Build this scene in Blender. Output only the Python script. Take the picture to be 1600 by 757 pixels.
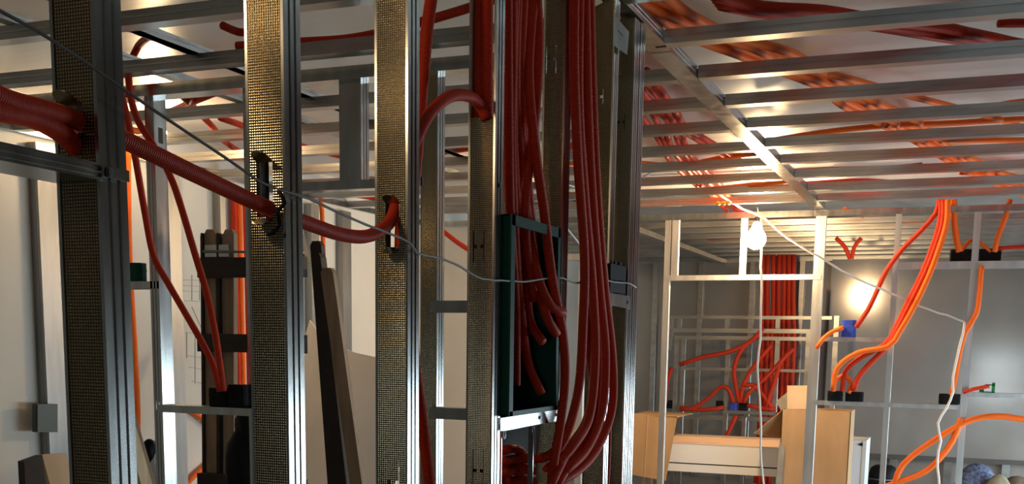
import bpy, math, random
import numpy as np
from mathutils import Vector, Matrix
random.seed(7)
for o in list(bpy.data.objects): bpy.data.objects.remove(o, do_unlink=True)
SC = bpy.context.scene
COL = SC.collection

# ------------------------------------------------------------------ camera
EYE = 1.55                                     # eye height above the floor
F, PX, PY = 1727.5, 800.0, 790.0               # focal length and optical centre of the 1600x757 crop
YAW, PITCH, ROLL = -.3820, -.1456, .0147
def cam_basis():
    cy, sy = math.cos(YAW), math.sin(YAW); cp, sp = math.cos(PITCH), math.sin(PITCH)
    cr, sr = math.cos(ROLL), math.sin(ROLL)
    fwd = Vector((sy*cp, cy*cp, sp)); right = Vector((cy, -sy, 0)); up = right.cross(fwd)
    return cr*right+sr*up, -sr*right+cr*up, fwd
RT, UP, FW = cam_basis()
cam = bpy.data.objects.new('camera', bpy.data.cameras.new('camera')); COL.objects.link(cam)
mw = Matrix((RT, UP, -FW)).transposed().to_4x4(); mw.translation = Vector((0, 0, EYE))
cam.matrix_world = mw
cam.data.sensor_width = 36; cam.data.lens = F*36/1600
cam.data.shift_x = 0; cam.data.shift_y = (PY-378.5)/1600
cam.data.clip_start = .02; cam.data.clip_end = 200
SC.camera = cam
def ray(x, y): return RT*((x-PX)/F) + UP*(-(y-PY)/F) + FW
def at(x, y, ax, v):
    """point of the place seen at (x,y) that lies on the plane x=v, y=v or z=v (z measured from eye height)"""
    d = ray(x, y); k = 'xyz'.index(ax); p = d*(v/d[k]); return Vector((p.x, p.y, p.z+EYE))

# ------------------------------------------------------------------ world, light, exposure
W = bpy.data.worlds.new('world'); SC.world = W; W.use_nodes = True
W.node_tree.nodes['Background'].inputs[0].default_value = (.62, .78, 1, 1)
W.node_tree.nodes['Background'].inputs[1].default_value = 1.5
SC.view_settings.view_transform = 'Standard'; SC.view_settings.look = 'None'
SC.view_settings.gamma = 1; SC.view_settings.use_curve_mapping = False
SC.view_settings.exposure = -0.08
def area(name, loc, target, sx, sy, power, col):
    l = bpy.data.lights.new(name, 'AREA'); l.shape = 'RECTANGLE'; l.size = sx; l.size_y = sy; l.energy = power; l.color = col
    o = bpy.data.objects.new(name, l); COL.objects.link(o); o.location = loc
    o.rotation_euler = (Vector(target)-Vector(loc)).to_track_quat('-Z', 'Y').to_euler(); return o
YR_ = -6.0
WIN_Y0, WIN_Y1, WIN_Z0, WIN_Z1 = 4.8, 13.0, .15, 1.15
area('daylight', (1.95, (WIN_Y0+WIN_Y1)/2, (WIN_Z0+WIN_Z1)/2), (-2, (WIN_Y0+WIN_Y1)/2, (WIN_Z0+WIN_Z1)/2), WIN_Y1-WIN_Y0, WIN_Z1-WIN_Z0, 235, (.72, .90, 1.0))
area('daylight', (.85, YR_-.25, .85), (.85, 5, .85), 1.3, 1.3, 30, (.72, .90, 1.0))     # balcony door behind the camera
BULB_WARM = (1.0, .60, .26)
E_RIGHT, E_LEFT, E_NEAR = 600, 340, 90

# ------------------------------------------------------------------ materials
MATS = {}
def mat(name, col, rough=.5, metal=0., bump=None, noise=None, emit=None, spec=None, extra=None):
    m = bpy.data.materials.new(name); m.use_nodes = True; nt = m.node_tree; N = nt.nodes; L = nt.links
    b = N['Principled BSDF']; b.inputs['Base Color'].default_value = (*col, 1)
    b.inputs['Roughness'].default_value = rough; b.inputs['Metallic'].default_value = metal
    if spec is not None: b.inputs['Specular IOR Level'].default_value = spec
    tc = N.new('ShaderNodeTexCoord')
    if noise:                                   # (scale, colour b, stretch)
        sc, cb, st = noise
        mp = N.new('ShaderNodeMapping'); mp.inputs['Scale'].default_value = st
        L.new(tc.outputs['Object'], mp.inputs[0])
        n = N.new('ShaderNodeTexNoise'); n.inputs['Scale'].default_value = sc; n.inputs['Detail'].default_value = 5
        L.new(mp.outputs[0], n.inputs['Vector'])
        r = N.new('ShaderNodeValToRGB'); r.color_ramp.elements[0].position = .35; r.color_ramp.elements[1].position = .68
        r.color_ramp.elements[0].color = (*cb, 1); r.color_ramp.elements[1].color = (*col, 1)
        L.new(n.outputs['Fac'], r.inputs[0]); L.new(r.outputs[0], b.inputs['Base Color'])
        if metal > .5:
            mr = N.new('ShaderNodeMapRange'); mr.inputs[3].default_value = max(.05, rough-.08); mr.inputs[4].default_value = rough+.1
            L.new(n.outputs['Fac'], mr.inputs[0]); L.new(mr.outputs[0], b.inputs['Roughness'])
    if bump:                                    # (scale, strength, distance)
        n2 = N.new('ShaderNodeTexNoise'); n2.inputs['Scale'].default_value = bump[0]; n2.inputs['Detail'].default_value = 3
        L.new(tc.outputs['Object'], n2.inputs['Vector'])
        bp = N.new('ShaderNodeBump'); bp.inputs['Strength'].default_value = bump[1]; bp.inputs['Distance'].default_value = bump[2]
        L.new(n2.outputs['Fac'], bp.inputs['Height']); L.new(bp.outputs[0], b.inputs['Normal'])
    if emit:
        b.inputs['Emission Color'].default_value = (*emit[0], 1); b.inputs['Emission Strength'].default_value = emit[1]
    if extra: extra(m, N, L, b, tc)
    MATS[name] = m; return m
def knurl(m, N, L, b, tc):                      # rolled dimple grid of the stud webs, uv in metres
    sx = N.new('ShaderNodeSeparateXYZ'); L.new(tc.outputs['UV'], sx.inputs[0])
    outs = []
    for k in (0, 1):
        mu = N.new('ShaderNodeMath'); mu.operation = 'MULTIPLY'; mu.inputs[1].default_value = 2*math.pi/.0042
        L.new(sx.outputs[k], mu.inputs[0])
        s = N.new('ShaderNodeMath'); s.operation = 'SINE'; L.new(mu.outputs[0], s.inputs[0]); outs.append(s)
    mn = N.new('ShaderNodeMath'); mn.operation = 'MINIMUM'; L.new(outs[0].outputs[0], mn.inputs[0]); L.new(outs[1].outputs[0], mn.inputs[1])
    bp = N.new('ShaderNodeBump'); bp.inputs['Strength'].default_value = .5; bp.inputs['Distance'].default_value = .0006
    L.new(mn.outputs[0], bp.inputs['Height']); L.new(bp.outputs[0], b.inputs['Normal'])
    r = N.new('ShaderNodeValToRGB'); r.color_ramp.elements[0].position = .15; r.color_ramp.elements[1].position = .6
    r.color_ramp.elements[0].color = (.11, .085, .05, 1); r.color_ramp.elements[1].color = (.50, .41, .26, 1)  # warm lamp's gold sheen and darker hollows are put into the base colour
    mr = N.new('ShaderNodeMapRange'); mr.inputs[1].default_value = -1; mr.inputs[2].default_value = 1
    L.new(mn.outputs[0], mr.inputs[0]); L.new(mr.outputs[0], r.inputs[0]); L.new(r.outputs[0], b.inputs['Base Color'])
def corrug(m, N, L, b, tc):                     # rings of the flexible conduit, uv.x = metres along it
    sx = N.new('ShaderNodeSeparateXYZ'); L.new(tc.outputs['UV'], sx.inputs[0])
    mu = N.new('ShaderNodeMath'); mu.operation = 'MULTIPLY'; mu.inputs[1].default_value = 2*math.pi/.004
    L.new(sx.outputs[0], mu.inputs[0]); s = N.new('ShaderNodeMath'); s.operation = 'SINE'; L.new(mu.outputs[0], s.inputs[0])
    bp = N.new('ShaderNodeBump'); bp.inputs['Strength'].default_value = .45; bp.inputs['Distance'].default_value = .001
    L.new(s.outputs[0], bp.inputs['Height']); L.new(bp.outputs[0], b.inputs['Normal'])
def boards(m, N, L, b, tc):                     # foil faced sheets of the ceiling, faint joints and wrinkles
    mp = N.new('ShaderNodeMapping'); mp.inputs['Scale'].default_value = (1, 5, 1); mp.inputs['Rotation'].default_value = (0, 0, .5)
    L.new(tc.outputs['Object'], mp.inputs[0])
    n = N.new('ShaderNodeTexNoise'); n.inputs['Scale'].default_value = 1.6; n.inputs['Detail'].default_value = 4; L.new(mp.outputs[0], n.inputs['Vector'])
    bp = N.new('ShaderNodeBump'); bp.inputs['Strength'].default_value = .3; bp.inputs['Distance'].default_value = .015
    L.new(n.outputs['Fac'], bp.inputs['Height']); L.new(bp.outputs[0], b.inputs['Normal'])
mat('galvanised steel', (.58, .58, .55), .22, 1, noise=(18, (.40, .41, .40), (1, 1, .15)), bump=(60, .12, .0006))
mat('galvanised joist steel', (.52, .51, .48), .30, 1, noise=(9, (.36, .35, .33), (.3, 1, 1)), bump=(40, .15, .0006))
mat('dimmed steel', (.36, .35, .33), .42, 1, noise=(12, (.26, .255, .245), (1, 1, .15)))  # darker copy of the steel, dims the lamp's shine on left wall studs
mat('dull galvanised steel', (.74, .73, .70), .46, 1, noise=(14, (.58, .58, .56), (1, 1, .15)))
mat('blackened steel', (.07, .08, .075), .5, .6)
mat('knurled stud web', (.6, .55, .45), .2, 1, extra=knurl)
mat('red conduit', (.60, .034, .005), .55, 0, spec=.3, extra=corrug)  # the conduits' own red, deepened for the shade on the near ones
mat('orange conduit', (.97, .16, .010), .55, 0, spec=.3, extra=corrug)
mat('ceiling foil sheet', (.80, .78, .74), .38, .4, extra=boards)
mat('white plasterboard', (.72, .69, .62), .7, 0, noise=(1.4, (.65, .62, .55), (1, 1, 1)))
mat('grey foil board', (.36, .325, .29), .12, .3, noise=(2, (.32, .29, .26), (1, 1, 1)), bump=(1.2, .04, .01))
mat('concrete', (.36, .34, .31), .85, 0, noise=(3, (.28, .265, .24), (1, 1, 1)), bump=(25, .3, .004))
mat('dark plaster', (.10, .09, .08), .8, 0, noise=(3, (.08, .07, .065), (1, 1, 1)))
mat('dark green plastic', (.004, .060, .036), .5, spec=.2)
mat('black plastic', (.008, .008, .009), .6, spec=.15, bump=(30, .1, .002))
mat('blue plastic', (.03, .07, .42), .4)
mat('green plastic', (.01, .22, .06), .4)
mat('yellow plastic', (.9, .55, .03), .4)
mat('grey cable', (.34, .33, .31), .5)
mat('dark cable', (.11, .105, .09), .5)
mat('white cable', (.72, .68, .62), .5)
mat('cardboard', (.56, .34, .17), .8, 0, noise=(7, (.47, .28, .13), (1, 1, .3)), bump=(60, .1, .001))
mat('pale cardboard', (.64, .46, .30), .8, 0, noise=(7, (.56, .39, .24), (1, 1, .3)))
mat('white lacquer', (.90, .91, .92), .35)
mat('peach lid', (.83, .62, .45), .5)
mat('weathered wood', (.40, .28, .18), .75, 0, noise=(9, (.26, .17, .10), (3, 3, .3)), bump=(40, .25, .002))
mat('dark and shaded wood', (.030, .018, .012), .7, 0, noise=(9, (.02, .012, .008), (.4, 3, 3)))  # also carries the shade on the ladder's rungs and leaning rail sides
mat('pale wood', (.88, .70, .42), .6, 0, noise=(9, (.60, .42, .21), (3, 3, .3)))
mat('cream panel', (.95, .88, .78), .6, 0, noise=(4, (.92, .84, .73), (1, 1, 1)))
mat('pencil', (.42, .40, .37), .9)
mat('screw steel', (.22, .22, .22), .35, 1)
mat('paper', (.38, .36, .31), .8, 0, noise=(12, (.3, .28, .24), (1, 1, 1)))
mat('ink', (.06, .06, .06), .8)
mat('clear plastic bag', (.75, .74, .72), .25, 0, bump=(18, .8, .02))
mat('blue patterned cloth', (.16, .19, .30), .8, 0, noise=(38, (.03, .04, .09), (1, 1, 1)), bump=(30, .3, .006))
mat('brown cloth', (.19, .13, .085), .9, 0, noise=(12, (.10, .065, .045), (1, 1, 1)), bump=(14, .5, .02))
mat('olive cloth', (.30, .25, .16), .9, 0, noise=(12, (.2, .17, .11), (1, 1, 1)), bump=(14, .5, .02))
mat('ceramic', (.7, .69, .66), .3)

# ------------------------------------------------------------------ mesh helpers
class MB:
    def __init__(s): s.v = []; s.f = []; s.mi = []; s.uv = []
    def add(s, vs, fs, mi=0, uvs=None):
        n = len(s.v); s.v += [tuple(v) for v in vs]
        for i, f in enumerate(fs):
            s.f.append([n+k for k in f]); s.mi.append(mi)
            s.uv.append(uvs[i] if uvs else [(0, 0)]*len(f))
    def box(s, a, b, mi=0):
        x0, y0, z0 = a; x1, y1, z1 = b
        s.hexa([(x0, y0, z0), (x1, y0, z0), (x1, y1, z0), (x0, y1, z0), (x0, y0, z1), (x1, y0, z1), (x1, y1, z1), (x0, y1, z1)], mi)
    def hexa(s, v, mi=0): s.add(v, [(0, 3, 2, 1), (4, 5, 6, 7), (0, 1, 5, 4), (1, 2, 6, 5), (2, 3, 7, 6), (3, 0, 4, 7)], mi)
    def slab(s, poly, d, mi=0):                 # polygon (list of points) thickened by vector d
        n = len(poly); d = Vector(d); p = [Vector(q) for q in poly]
        s.add(p+[q+d for q in p], [list(range(n))[::-1], list(range(n, 2*n))]+[(i, (i+1) % n, n+(i+1) % n, n+i) for i in range(n)], mi)
    def bar(s, a, b, wdir, w, ddir, d, mi=0):   # beam a->b, width w along wdir, depth d along ddir
        a = Vector(a); b = Vector(b); wd = Vector(wdir).normalized()*w/2; dd = Vector(ddir).normalized()*d/2
        s.hexa([a-wd-dd, a+wd-dd, a+wd+dd, a-wd+dd, b-wd-dd, b+wd-dd, b+wd+dd, b-wd+dd], mi)
    def tube(s, pts, r, n=10, mi=0, cap=True, hollow=False):
        P = [Vector(p) for p in pts]; T = []
        for i in range(len(P)):
            t = P[min(i+1, len(P)-1)]-P[max(i-1, 0)]; T.append(t.normalized())
        u = T[0].orthogonal().normalized(); base = len(s.v); ln = 0; lens = []
        for i, p in enumerate(P):
            if i: u = (u-T[i]*u.dot(T[i])).normalized(); ln += (p-P[i-1]).length
            w = T[i].cross(u); lens.append(ln); rr = r[i] if isinstance(r, (list, tuple)) else r
            for k in range(n):
                a = 2*math.pi*k/n; s.v.append(tuple(p+(u*math.cos(a)+w*math.sin(a))*rr))
        for i in range(len(P)-1):
            for k in range(n):
                k2 = (k+1) % n
                s.f.append([base+i*n+k, base+i*n+k2, base+(i+1)*n+k2, base+(i+1)*n+k]); s.mi.append(mi)
                s.uv.append([(lens[i], k/n), (lens[i], (k+1)/n), (lens[i+1], (k+1)/n), (lens[i+1], k/n)])
        if cap:
            s.f.append([base+k for k in range(n)][::-1]); s.mi.append(mi); s.uv.append([(0, 0)]*n)
            e = base+(len(P)-1)*n; s.f.append([e+k for k in range(n)]); s.mi.append(mi); s.uv.append([(0, 0)]*n)
    def lathe(s, c, prof, n=20, mi=0):
        c = Vector(c); b = len(s.v)
        for r, z in prof:
            for k in range(n):
                a = 2*math.pi*k/n; s.v.append((c.x+r*math.cos(a), c.y+r*math.sin(a), c.z+z))
        for i in range(len(prof)-1):
            for k in range(n):
                k2 = (k+1) % n; s.f.append([b+i*n+k, b+i*n+k2, b+(i+1)*n+k2, b+(i+1)*n+k]); s.mi.append(mi); s.uv.append([(0, 0)]*4)
    def build(s, name, mats, parent=None, smooth=False, loc=None):
        me = bpy.data.meshes.new(name)
        if isinstance(mats, str): mats = [mats]
        loc = Vector(loc) if loc is not None else (Vector(s.v[0]) if not parent else Vector((0, 0, 0)))
        if parent: loc = Vector((0, 0, 0)); off = parent['_o'] if '_o' in parent else (0, 0, 0); off = Vector(off)
        else: off = loc
        me.from_pydata([tuple(Vector(v)-off) for v in s.v], [], s.f); 
        uvl = me.uv_layers.new(name='UVMap'); flat = [c for f in s.uv for uv in f for c in uv]; uvl.data.foreach_set('uv', flat)
        for m in mats: me.materials.append(MATS[m])
        me.polygons.foreach_set('material_index', s.mi)
        if smooth: me.polygons.foreach_set('use_smooth', [True]*len(me.polygons))
        me.update()
        o = bpy.data.objects.new(name, me); COL.objects.link(o)
        if parent: o.parent = parent
        else: o.location = loc
        return o
def tag(o, label=None, cat=None, group=None, kind=None):
    if label: o['label'] = label
    if cat: o['category'] = cat
    if group: o['group'] = group
    if kind: o['kind'] = kind
    return o
def empty(name, loc, label, cat, group=None):
    o = bpy.data.objects.new(name, None); COL.objects.link(o); o.location = loc; o.empty_display_size = .05
    tag(o, label, cat, group); return o
def part(mb, name, mats, root, smooth=False, label=None, org=None):
    """link a mesh whose vertices are in world coordinates as a child of root"""
    off = Vector(org) if org is not None else Vector(root.location)
    me_v = mb.v; mb.v = [tuple(Vector(v)-off) for v in me_v]
    o = mb.build(name, mats, parent=root, smooth=smooth)
    if label: o['label'] = label
    return o
def struct(mb, name, mats): o = mb.build(name, mats); o['kind'] = 'structure'; return o

X, Y, Z = Vector((1, 0, 0)), Vector((0, 1, 0)), Vector((0, 0, 1))
def channel_mb(mb, org, L, ax, wd, fd, w=.075, fl=.035, t=.0012, lip=.008, rib=.0018, holes=(), gaps=(), knurled=True, grooves=2):
    """cold-formed C profile: web from org along ax (length) and wd (width); flanges towards fd.
    holes: (u0,u1,s0,s1) rectangles cut out of the web"""
    org, ax, wd, fd = Vector(org), Vector(ax), Vector(wd), Vector(fd)
    def P(u, v, s): return org+wd*u+fd*v+ax*s
    for side in (0, 1):
        def U(u): return u if side == 0 else w-u
        pr = [(U(lip), fl), (U(0), fl)] if lip else [(U(0), fl)]
        for g in range(grooves):
            c = fl*(1-(g+1)/(grooves+1)); pr += [(U(0), c+.0035), (U(rib), c+.002), (U(rib), c-.002), (U(0), c-.0035)]
        pr += [(U(0), 0)]
        inn = []
        for i, (u, v) in enumerate(pr):
            inn.append((u+(t if side == 0 else -t), max(v, t) if i else v-t))
        vs = []
        for s_ in (0, L):
            for u, v in pr: vs.append(P(u, v, s_))
            for u, v in inn: vs.append(P(u, v, s_))
        n = len(pr); fs = []
        for i in range(n-1):
            fs.append((i, i+1, 2*n+i+1, 2*n+i)); fs.append((n+i+1, n+i, 3*n+i, 3*n+i+1))
            fs.append((i+1, i, n+i, n+i+1)); fs.append((2*n+i, 2*n+i+1, 3*n+i+1, 3*n+i))
        fs.append((0, 2*n, 3*n, n))
        mb.add(vs, fs, 0)
    e = .005 if knurled else w*.5
    us = {0, w, e, w-e}; ss = {0., L}
    for h in holes: us |= {h[0], h[1]}; ss |= {max(0, h[2]), min(L, h[3])}
    us = sorted(us); ss = sorted(ss)
    for i in range(len(us)-1):
        for j in range(len(ss)-1):
            u0, u1, s0, s1 = us[i], us[i+1], ss[j], ss[j+1]
            if u1-u0 < 1e-6 or s1-s0 < 1e-6: continue
            um, sm = (u0+u1)/2, (s0+s1)/2
            if any(h[0] < um < h[1] and h[2] < sm < h[3] for h in holes): continue
            k = 1 if (knurled and e < um < w-e) else 0; dv = .0006 if k else 0
            for vv, fl_ in ((dv, 0), (dv+t, 1)):
                q = [P(u0, vv, s0), P(u1, vv, s0), P(u1, vv, s1), P(u0, vv, s1)]; uv = [(u0, s0), (u1, s0), (u1, s1), (u0, s1)]
                if fl_: q = q[::-1]; uv = uv[::-1]
                mb.add(q, [(0, 1, 2, 3)], k, [uv])
    return P
def tab(mb, P, u0, u1, s, sdir, lnth=.028, bend=.024):
    """rounded tongue bent out of the web at height s"""
    pts = []; n = 8; um = (u0+u1)/2; hw = (u1-u0)/2
    o1, i1 = [], []
    for k in range(n+1):
        a = math.pi*k/n; uu = um-hw*math.cos(a); ll = lnth*(.55+.45*math.sin(a))
        o1.append(P(uu, -bend*(ll/lnth), s+sdir*ll*.45)); 
    base = [P(u1, .001, s), P(u0, .001, s)]
    poly = o1+base
    d = (P(0, 0, .0016)-P(0, 0, 0))
    mb.slab(poly, d, 1)
def screw(root, p, n, label=None, r=.006):
    mb = MB(); n = Vector(n).normalized(); a = n.orthogonal().normalized(); b = n.cross(a); p = Vector(p)
    for rr, h0, h1 in ((r, 0, .0015), (r*.7, .0015, .003)):
        mb.tube([p+n*h0, p+n*h1], rr, 12)
    mb.tube([p+n*.003, p+n*.0034], r*.3, 6)
    o = part(mb, 'screw', 'screw steel', root)
    if label: o['label'] = label
def smooth_path(pts, step=.03):
    P = [Vector(p) for p in pts]
    if len(P) < 3: return P
    P = [P[0]*2-P[1]]+P+[P[-1]*2-P[-2]]; out = []
    for i in range(1, len(P)-2):
        p0, p1, p2, p3 = P[i-1:i+3]; n = max(2, int((p2-p1).length/step))
        for k in range(n):
            t = k/n
            out.append(.5*((2*p1)+(p2-p0)*t+(2*p0-5*p1+4*p2-p3)*t*t+(3*p1-p0-3*p2+p3)*t**3))
    out.append(P[-2]); return out
def conduit(pts, label, group=None, r=.0125, m='red conduit', n=12, step=.03, name='conduit', cat='conduit'):
    mb = MB(); mb.tube(smooth_path(pts, step), r, n)
    return tag(mb.build(name, m, smooth=True), label, cat, group)
def up(pts):                                    # carry a hanging conduit on up into the ceiling void
    return [Vector((pts[0].x, pts[0].y, ZC+.11)), Vector((pts[0].x, pts[0].y, max(ZC-.03, pts[0].z+.02)))]+list(pts)
def out(pts):                                   # carry a conduit that leaves the view on to the right wall
    a, b = pts[-2], pts[-1]; d = (b-a)/max(.01, abs((b-a).x)); e = b+d*max(0, XR-.05-b.x); e.y = min(max(e.y, b.y-.6), b.y+.6); e.z = b.z if b.z > 2 else max(.3, b.z-.1)
    return list(pts)+[b.lerp(e, .5), e]
def cable(pts, label, r=.0025, m='grey cable', step=.02, jit=0, cat='cable', name='cable', n=6):
    P = smooth_path(pts, step)
    if jit: P = [p+Vector((random.uniform(-1, 1), random.uniform(-1, 1), random.uniform(-1, 1)))*jit for p in P]
    mb = MB(); mb.tube(P, r, n)
    return tag(mb.build(name, m, smooth=True), label, cat)
def pz(zrel): return zrel+EYE
def path(ax, v, *pts):
    """points on one plane; a point may carry its own plane value as a third number"""
    return [at(p[0], p[1], ax, p[2] if len(p) > 2 else v) for p in pts]

# ================================================================== the setting
XL, XR, YB, YR = -4.42, 1.6, 13.15, YR_       # left wall, right wall, back wall, wall behind the camera
ZC = pz(1.0)                                   # underside of the ceiling grid
ZD = pz(1.20)                                  # foil sheets above the grid
m = MB(); m.box((XL-.2, YR-.2, -.1), (XR+.2, YB+.2, 0)); struct(m, 'floor', 'concrete')
m = MB(); m.box((XL-.2, YR-.2, ZD), (XR+.2, 8.64, ZD+.1)); struct(m, 'ceiling', 'ceiling foil sheet')
m = MB(); m.box((XL-.2, 8.64, ZD), (XR+.2, YB+.2, ZD+.1)); struct(m, 'ceiling', 'concrete')
m = MB(); m.box((XL-.15, YR, 0), (XL, YB, ZD)); struct(m, 'wall_left', 'white plasterboard')
m = MB(); m.box((XL, YR-.15, 0), (.2, YR, ZD)); m.box((1.5, YR-.15, 0), (XR, YR, ZD)); m.box((.2, YR-.15, 0), (1.5, YR, .2)); m.box((.2, YR-.15, 1.5), (1.5, YR, ZD)); struct(m, 'wall_rear', 'dark plaster')
m = MB(); m.box((.2, YR-.1, .2), (.25, YR-.04, 1.5)); m.box((1.45, YR-.1, .2), (1.5, YR-.04, 1.5)); m.box((.2, YR-.1, 1.45), (1.5, YR-.04, 1.5)); m.box((.2, YR-.1, .2), (1.5, YR-.04, .25)); struct(m, 'window_2', 'white lacquer')
m = MB(); m.box((XL, YB, 0), (XR, YB+.15, ZD)); struct(m, 'wall_back', 'grey foil board')
m = MB()
m.box((XR, YR, 0), (XR+.15, WIN_Y0, ZD)); m.box((XR, WIN_Y1, 0), (XR+.15, YB, ZD))
m.box((XR, WIN_Y0, 0), (XR+.15, WIN_Y1, WIN_Z0)); m.box((XR, WIN_Y0, WIN_Z1), (XR+.15, WIN_Y1, ZD)); struct(m, 'wall_right', 'dark plaster')
m = MB()
for y in (WIN_Y0+.03, (WIN_Y0+WIN_Y1)/2, WIN_Y1-.03): m.box((XR+.04, y-.03, WIN_Z0), (XR+.1, y+.03, WIN_Z1))
for z in (WIN_Z0+.03, WIN_Z1-.03): m.box((XR+.04, WIN_Y0, z-.03), (XR+.1, WIN_Y1, z+.03))
struct(m, 'window_1', 'white lacquer')

# ================================================================== near stud wall (plane x = -1)
ST = [(1.112, .069), (1.519, .071), (1.934, .071), (2.357, .066), (2.815, .062), (3.235, .066), (3.445, .060)]
def hole(yw, px, py0, py1, hw=.015):           # open service hole of a web, from the pixels it shows at
    a = at(px, py0, 'y', yw); b = at(px, py1, 'y', yw); return a.x, a.z, b.z
STUD_LABELS = ['dark galvanised steel stud nearest the camera, farthest left of the near stud wall',
  'galvanised steel stud with gold-lit dimpled web, in front of the wooden ladder',
  'galvanised steel stud with gold-lit dimpled web, beside the leaning cream panel',
  'galvanised steel stud at the left edge of the dark green box',
  'galvanised steel stud at the right edge of the dark green box',
  'galvanised steel stud behind the red conduits that hang right of the green box',
  'galvanised steel stud at the end of the near wall, holding the small black box']
HOLES = {0: [('open', 112, 165, 212)], 1: [('open', 413, 254, 342)], 2: [('open', 613, 318, 388), ('H', 614, 722, 790)],
         3: [('H', 748, 362, 412), ('H', 747, 704, 770), ('cut', 0, -60, 185)], 4: [('H', 860, 72, 116)], 5: [('H', 935, 140, 165)], 6: [('H', 963, 180, 205)]}
SIDE = -1.0
studs = []
for i, (yw, w) in enumerate(ST):
    holes = []; tabs = []
    for h in HOLES.get(i, []):
        if h[0] == 'cut':
            z1 = at(755, h[3], 'y', yw).z; holes.append((.006, w-.006, z1, ZC-.03)); continue
        cx, zt, zb = hole(yw, h[1], h[2], h[3]); u = min(max(SIDE-cx, .022), w-.022)
        if h[0] == 'open': hw = .0145; holes.append((u-hw, u+hw, zb, zt)); tabs += [(u-hw, u+hw, zt, 1), (u-hw, u+hw, zb, -1)]
        else:
            zm = (zt+zb)/2
            holes += [(u-.014, u-.0118, zb, zt), (u+.0118, u+.014, zb, zt), (u-.0118, u-.004, zm-.004, zm+.004), (u+.004, u+.0118, zm-.004, zm+.004)]
    holes = [(a, b, c, d) for a, b, c, d in holes]
    mb = MB(); base = Vector((SIDE, yw, .002))
    P = channel_mb(mb, base, ZC-.008, Z, -X, Y, w=w, fl=.048 if i < 6 else .055, holes=holes)
    for tb in tabs: tab(mb, lambda u, v, s: base+(-X)*u+Y*v+Z*(s-base.z), *tb)
    o = mb.build('metal_stud', ['galvanised steel', 'knurled stud web'], loc=base)
    tag(o, STUD_LABELS[i], 'stud', 'steel studs of the near wall'); studs.append(o)
    o['_o'] = (0, 0, 0)
mb = MB(); base = Vector((SIDE, 3.565, .002)); channel_mb(mb, base, ZC-.008, Z, -X, -Y, w=.06, fl=.055)
jamb = tag(mb.build('metal_stud', ['galvanised steel', 'knurled stud web'], loc=base), 'galvanised steel jamb stud closing the end of the near wall, facing the bulb', 'stud', 'steel studs of the near wall')
for yw, lb in ((.705, 'galvanised steel stud of the near wall just outside the left edge of the view'),):
    mb = MB(); base = Vector((SIDE, yw, .002)); channel_mb(mb, base, ZC-.008, Z, -X, Y, w=.07, fl=.048)
    tag(mb.build('metal_stud', ['galvanised steel', 'knurled stud web'], loc=base), lb, 'stud', 'steel studs of the near wall')
# top track of the wall and the beam that continues it
mb = MB(); channel_mb(mb, (SIDE+.003, -.5, ZC+.002), 4.40, Y, -X, Z, w=.08, fl=.04, knurled=False, lip=0)
tag(mb.build('wall_track', 'galvanised steel'), 'galvanised top track above the near studs, ending beside the paper tag', 'track')
mb = MB(); channel_mb(mb, (SIDE, 3.9, ZC), 8.50-3.9, Y, -X, Z, w=.076, fl=.045, knurled=False, lip=0)
beam = tag(mb.build('ceiling_beam', 'galvanised steel'), 'long galvanised ceiling beam running back to the lit bulb', 'beam')
# header left of the first stud
mb = MB()
zt = (at(0, 216, 'x', -.99).z + at(183, 262, 'x', -.99).z)/2; zb = (at(0, 250, 'x', -.99).z+at(183, 284, 'x', -.99).z)/2
channel_mb(mb, (SIDE+.004, .75, zb), .365, Y, -X, Z, w=.078, fl=zt-zb, knurled=False, lip=0)
mb.slab([(SIDE+.0045, 1.11, zb+.004), (SIDE+.0045, 1.158, zb+.004), (SIDE+.0045, 1.158, zt-.002), (SIDE+.0045, 1.11, zt-.002)], (.0015, 0, 0))
hd = mb.build('header_track', 'galvanised steel', loc=(SIDE, .75, zb)); tag(hd, 'galvanised header screwed to the left of the nearest stud', 'track')
hd['_o'] = (0, 0, 0)
screw(hd, at(171, 270, 'x', -.993), X, r=.0065)
screw(studs[3], at(781, 290, 'x', -.999), X, r=.006)

# ================================================================== ceiling grid
ordn = ['first', 'second', 'third', 'fourth', 'fifth', 'sixth', 'seventh', 'eighth', 'ninth', 'tenth', 'eleventh', 'twelfth']
def joist(x0, x1, yf, label, group, z=ZC, w=.062, h=.046):
    mb = MB(); channel_mb(mb, (x0, yf, z), x1-x0, X, -Y, Z, w=w, fl=h, knurled=False, lip=.012, grooves=1, rib=.0012)
    return tag(mb.build('ceiling_joist', 'galvanised joist steel'), label, 'joist', group)
YJR = [3.33, 3.85, 4.36, 4.87, 5.38, 5.90, 6.42, 6.97, 7.55, 8.08]
for k, y in enumerate(YJR):
    joist(SIDE+.003, XR-.01, y, f'galvanised ceiling joist right of the long beam, {ordn[k]} one back from the camera', 'ceiling joists right of the long beam')
YJL = [2.56, 3.08, 3.60, 4.14, 4.36, 4.885, 5.43, 6.0, 6.52, 7.05, 7.6, 8.1]
YJL = [2.56, 3.08, 3.60, 4.37, 4.885, 5.41, 5.98, 6.5, 7.03, 7.57, 8.1]
for k, y in enumerate(YJL):
    joist(XL+.01, SIDE-.08, y, f'galvanised ceiling joist left of the long beam, {ordn[k]} one back from the camera', 'ceiling joists left of the long beam')
YJB = [9.1, 9.6, 10.1, 10.62, 11.13, 11.65, 12.16, 12.68]
for k, y in enumerate(YJB):
    joist(XL+.01, XR-.01, y, f'ceiling joist behind the far stud wall, {ordn[k]} one behind the bulb', 'ceiling joists behind the far stud wall')
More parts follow.
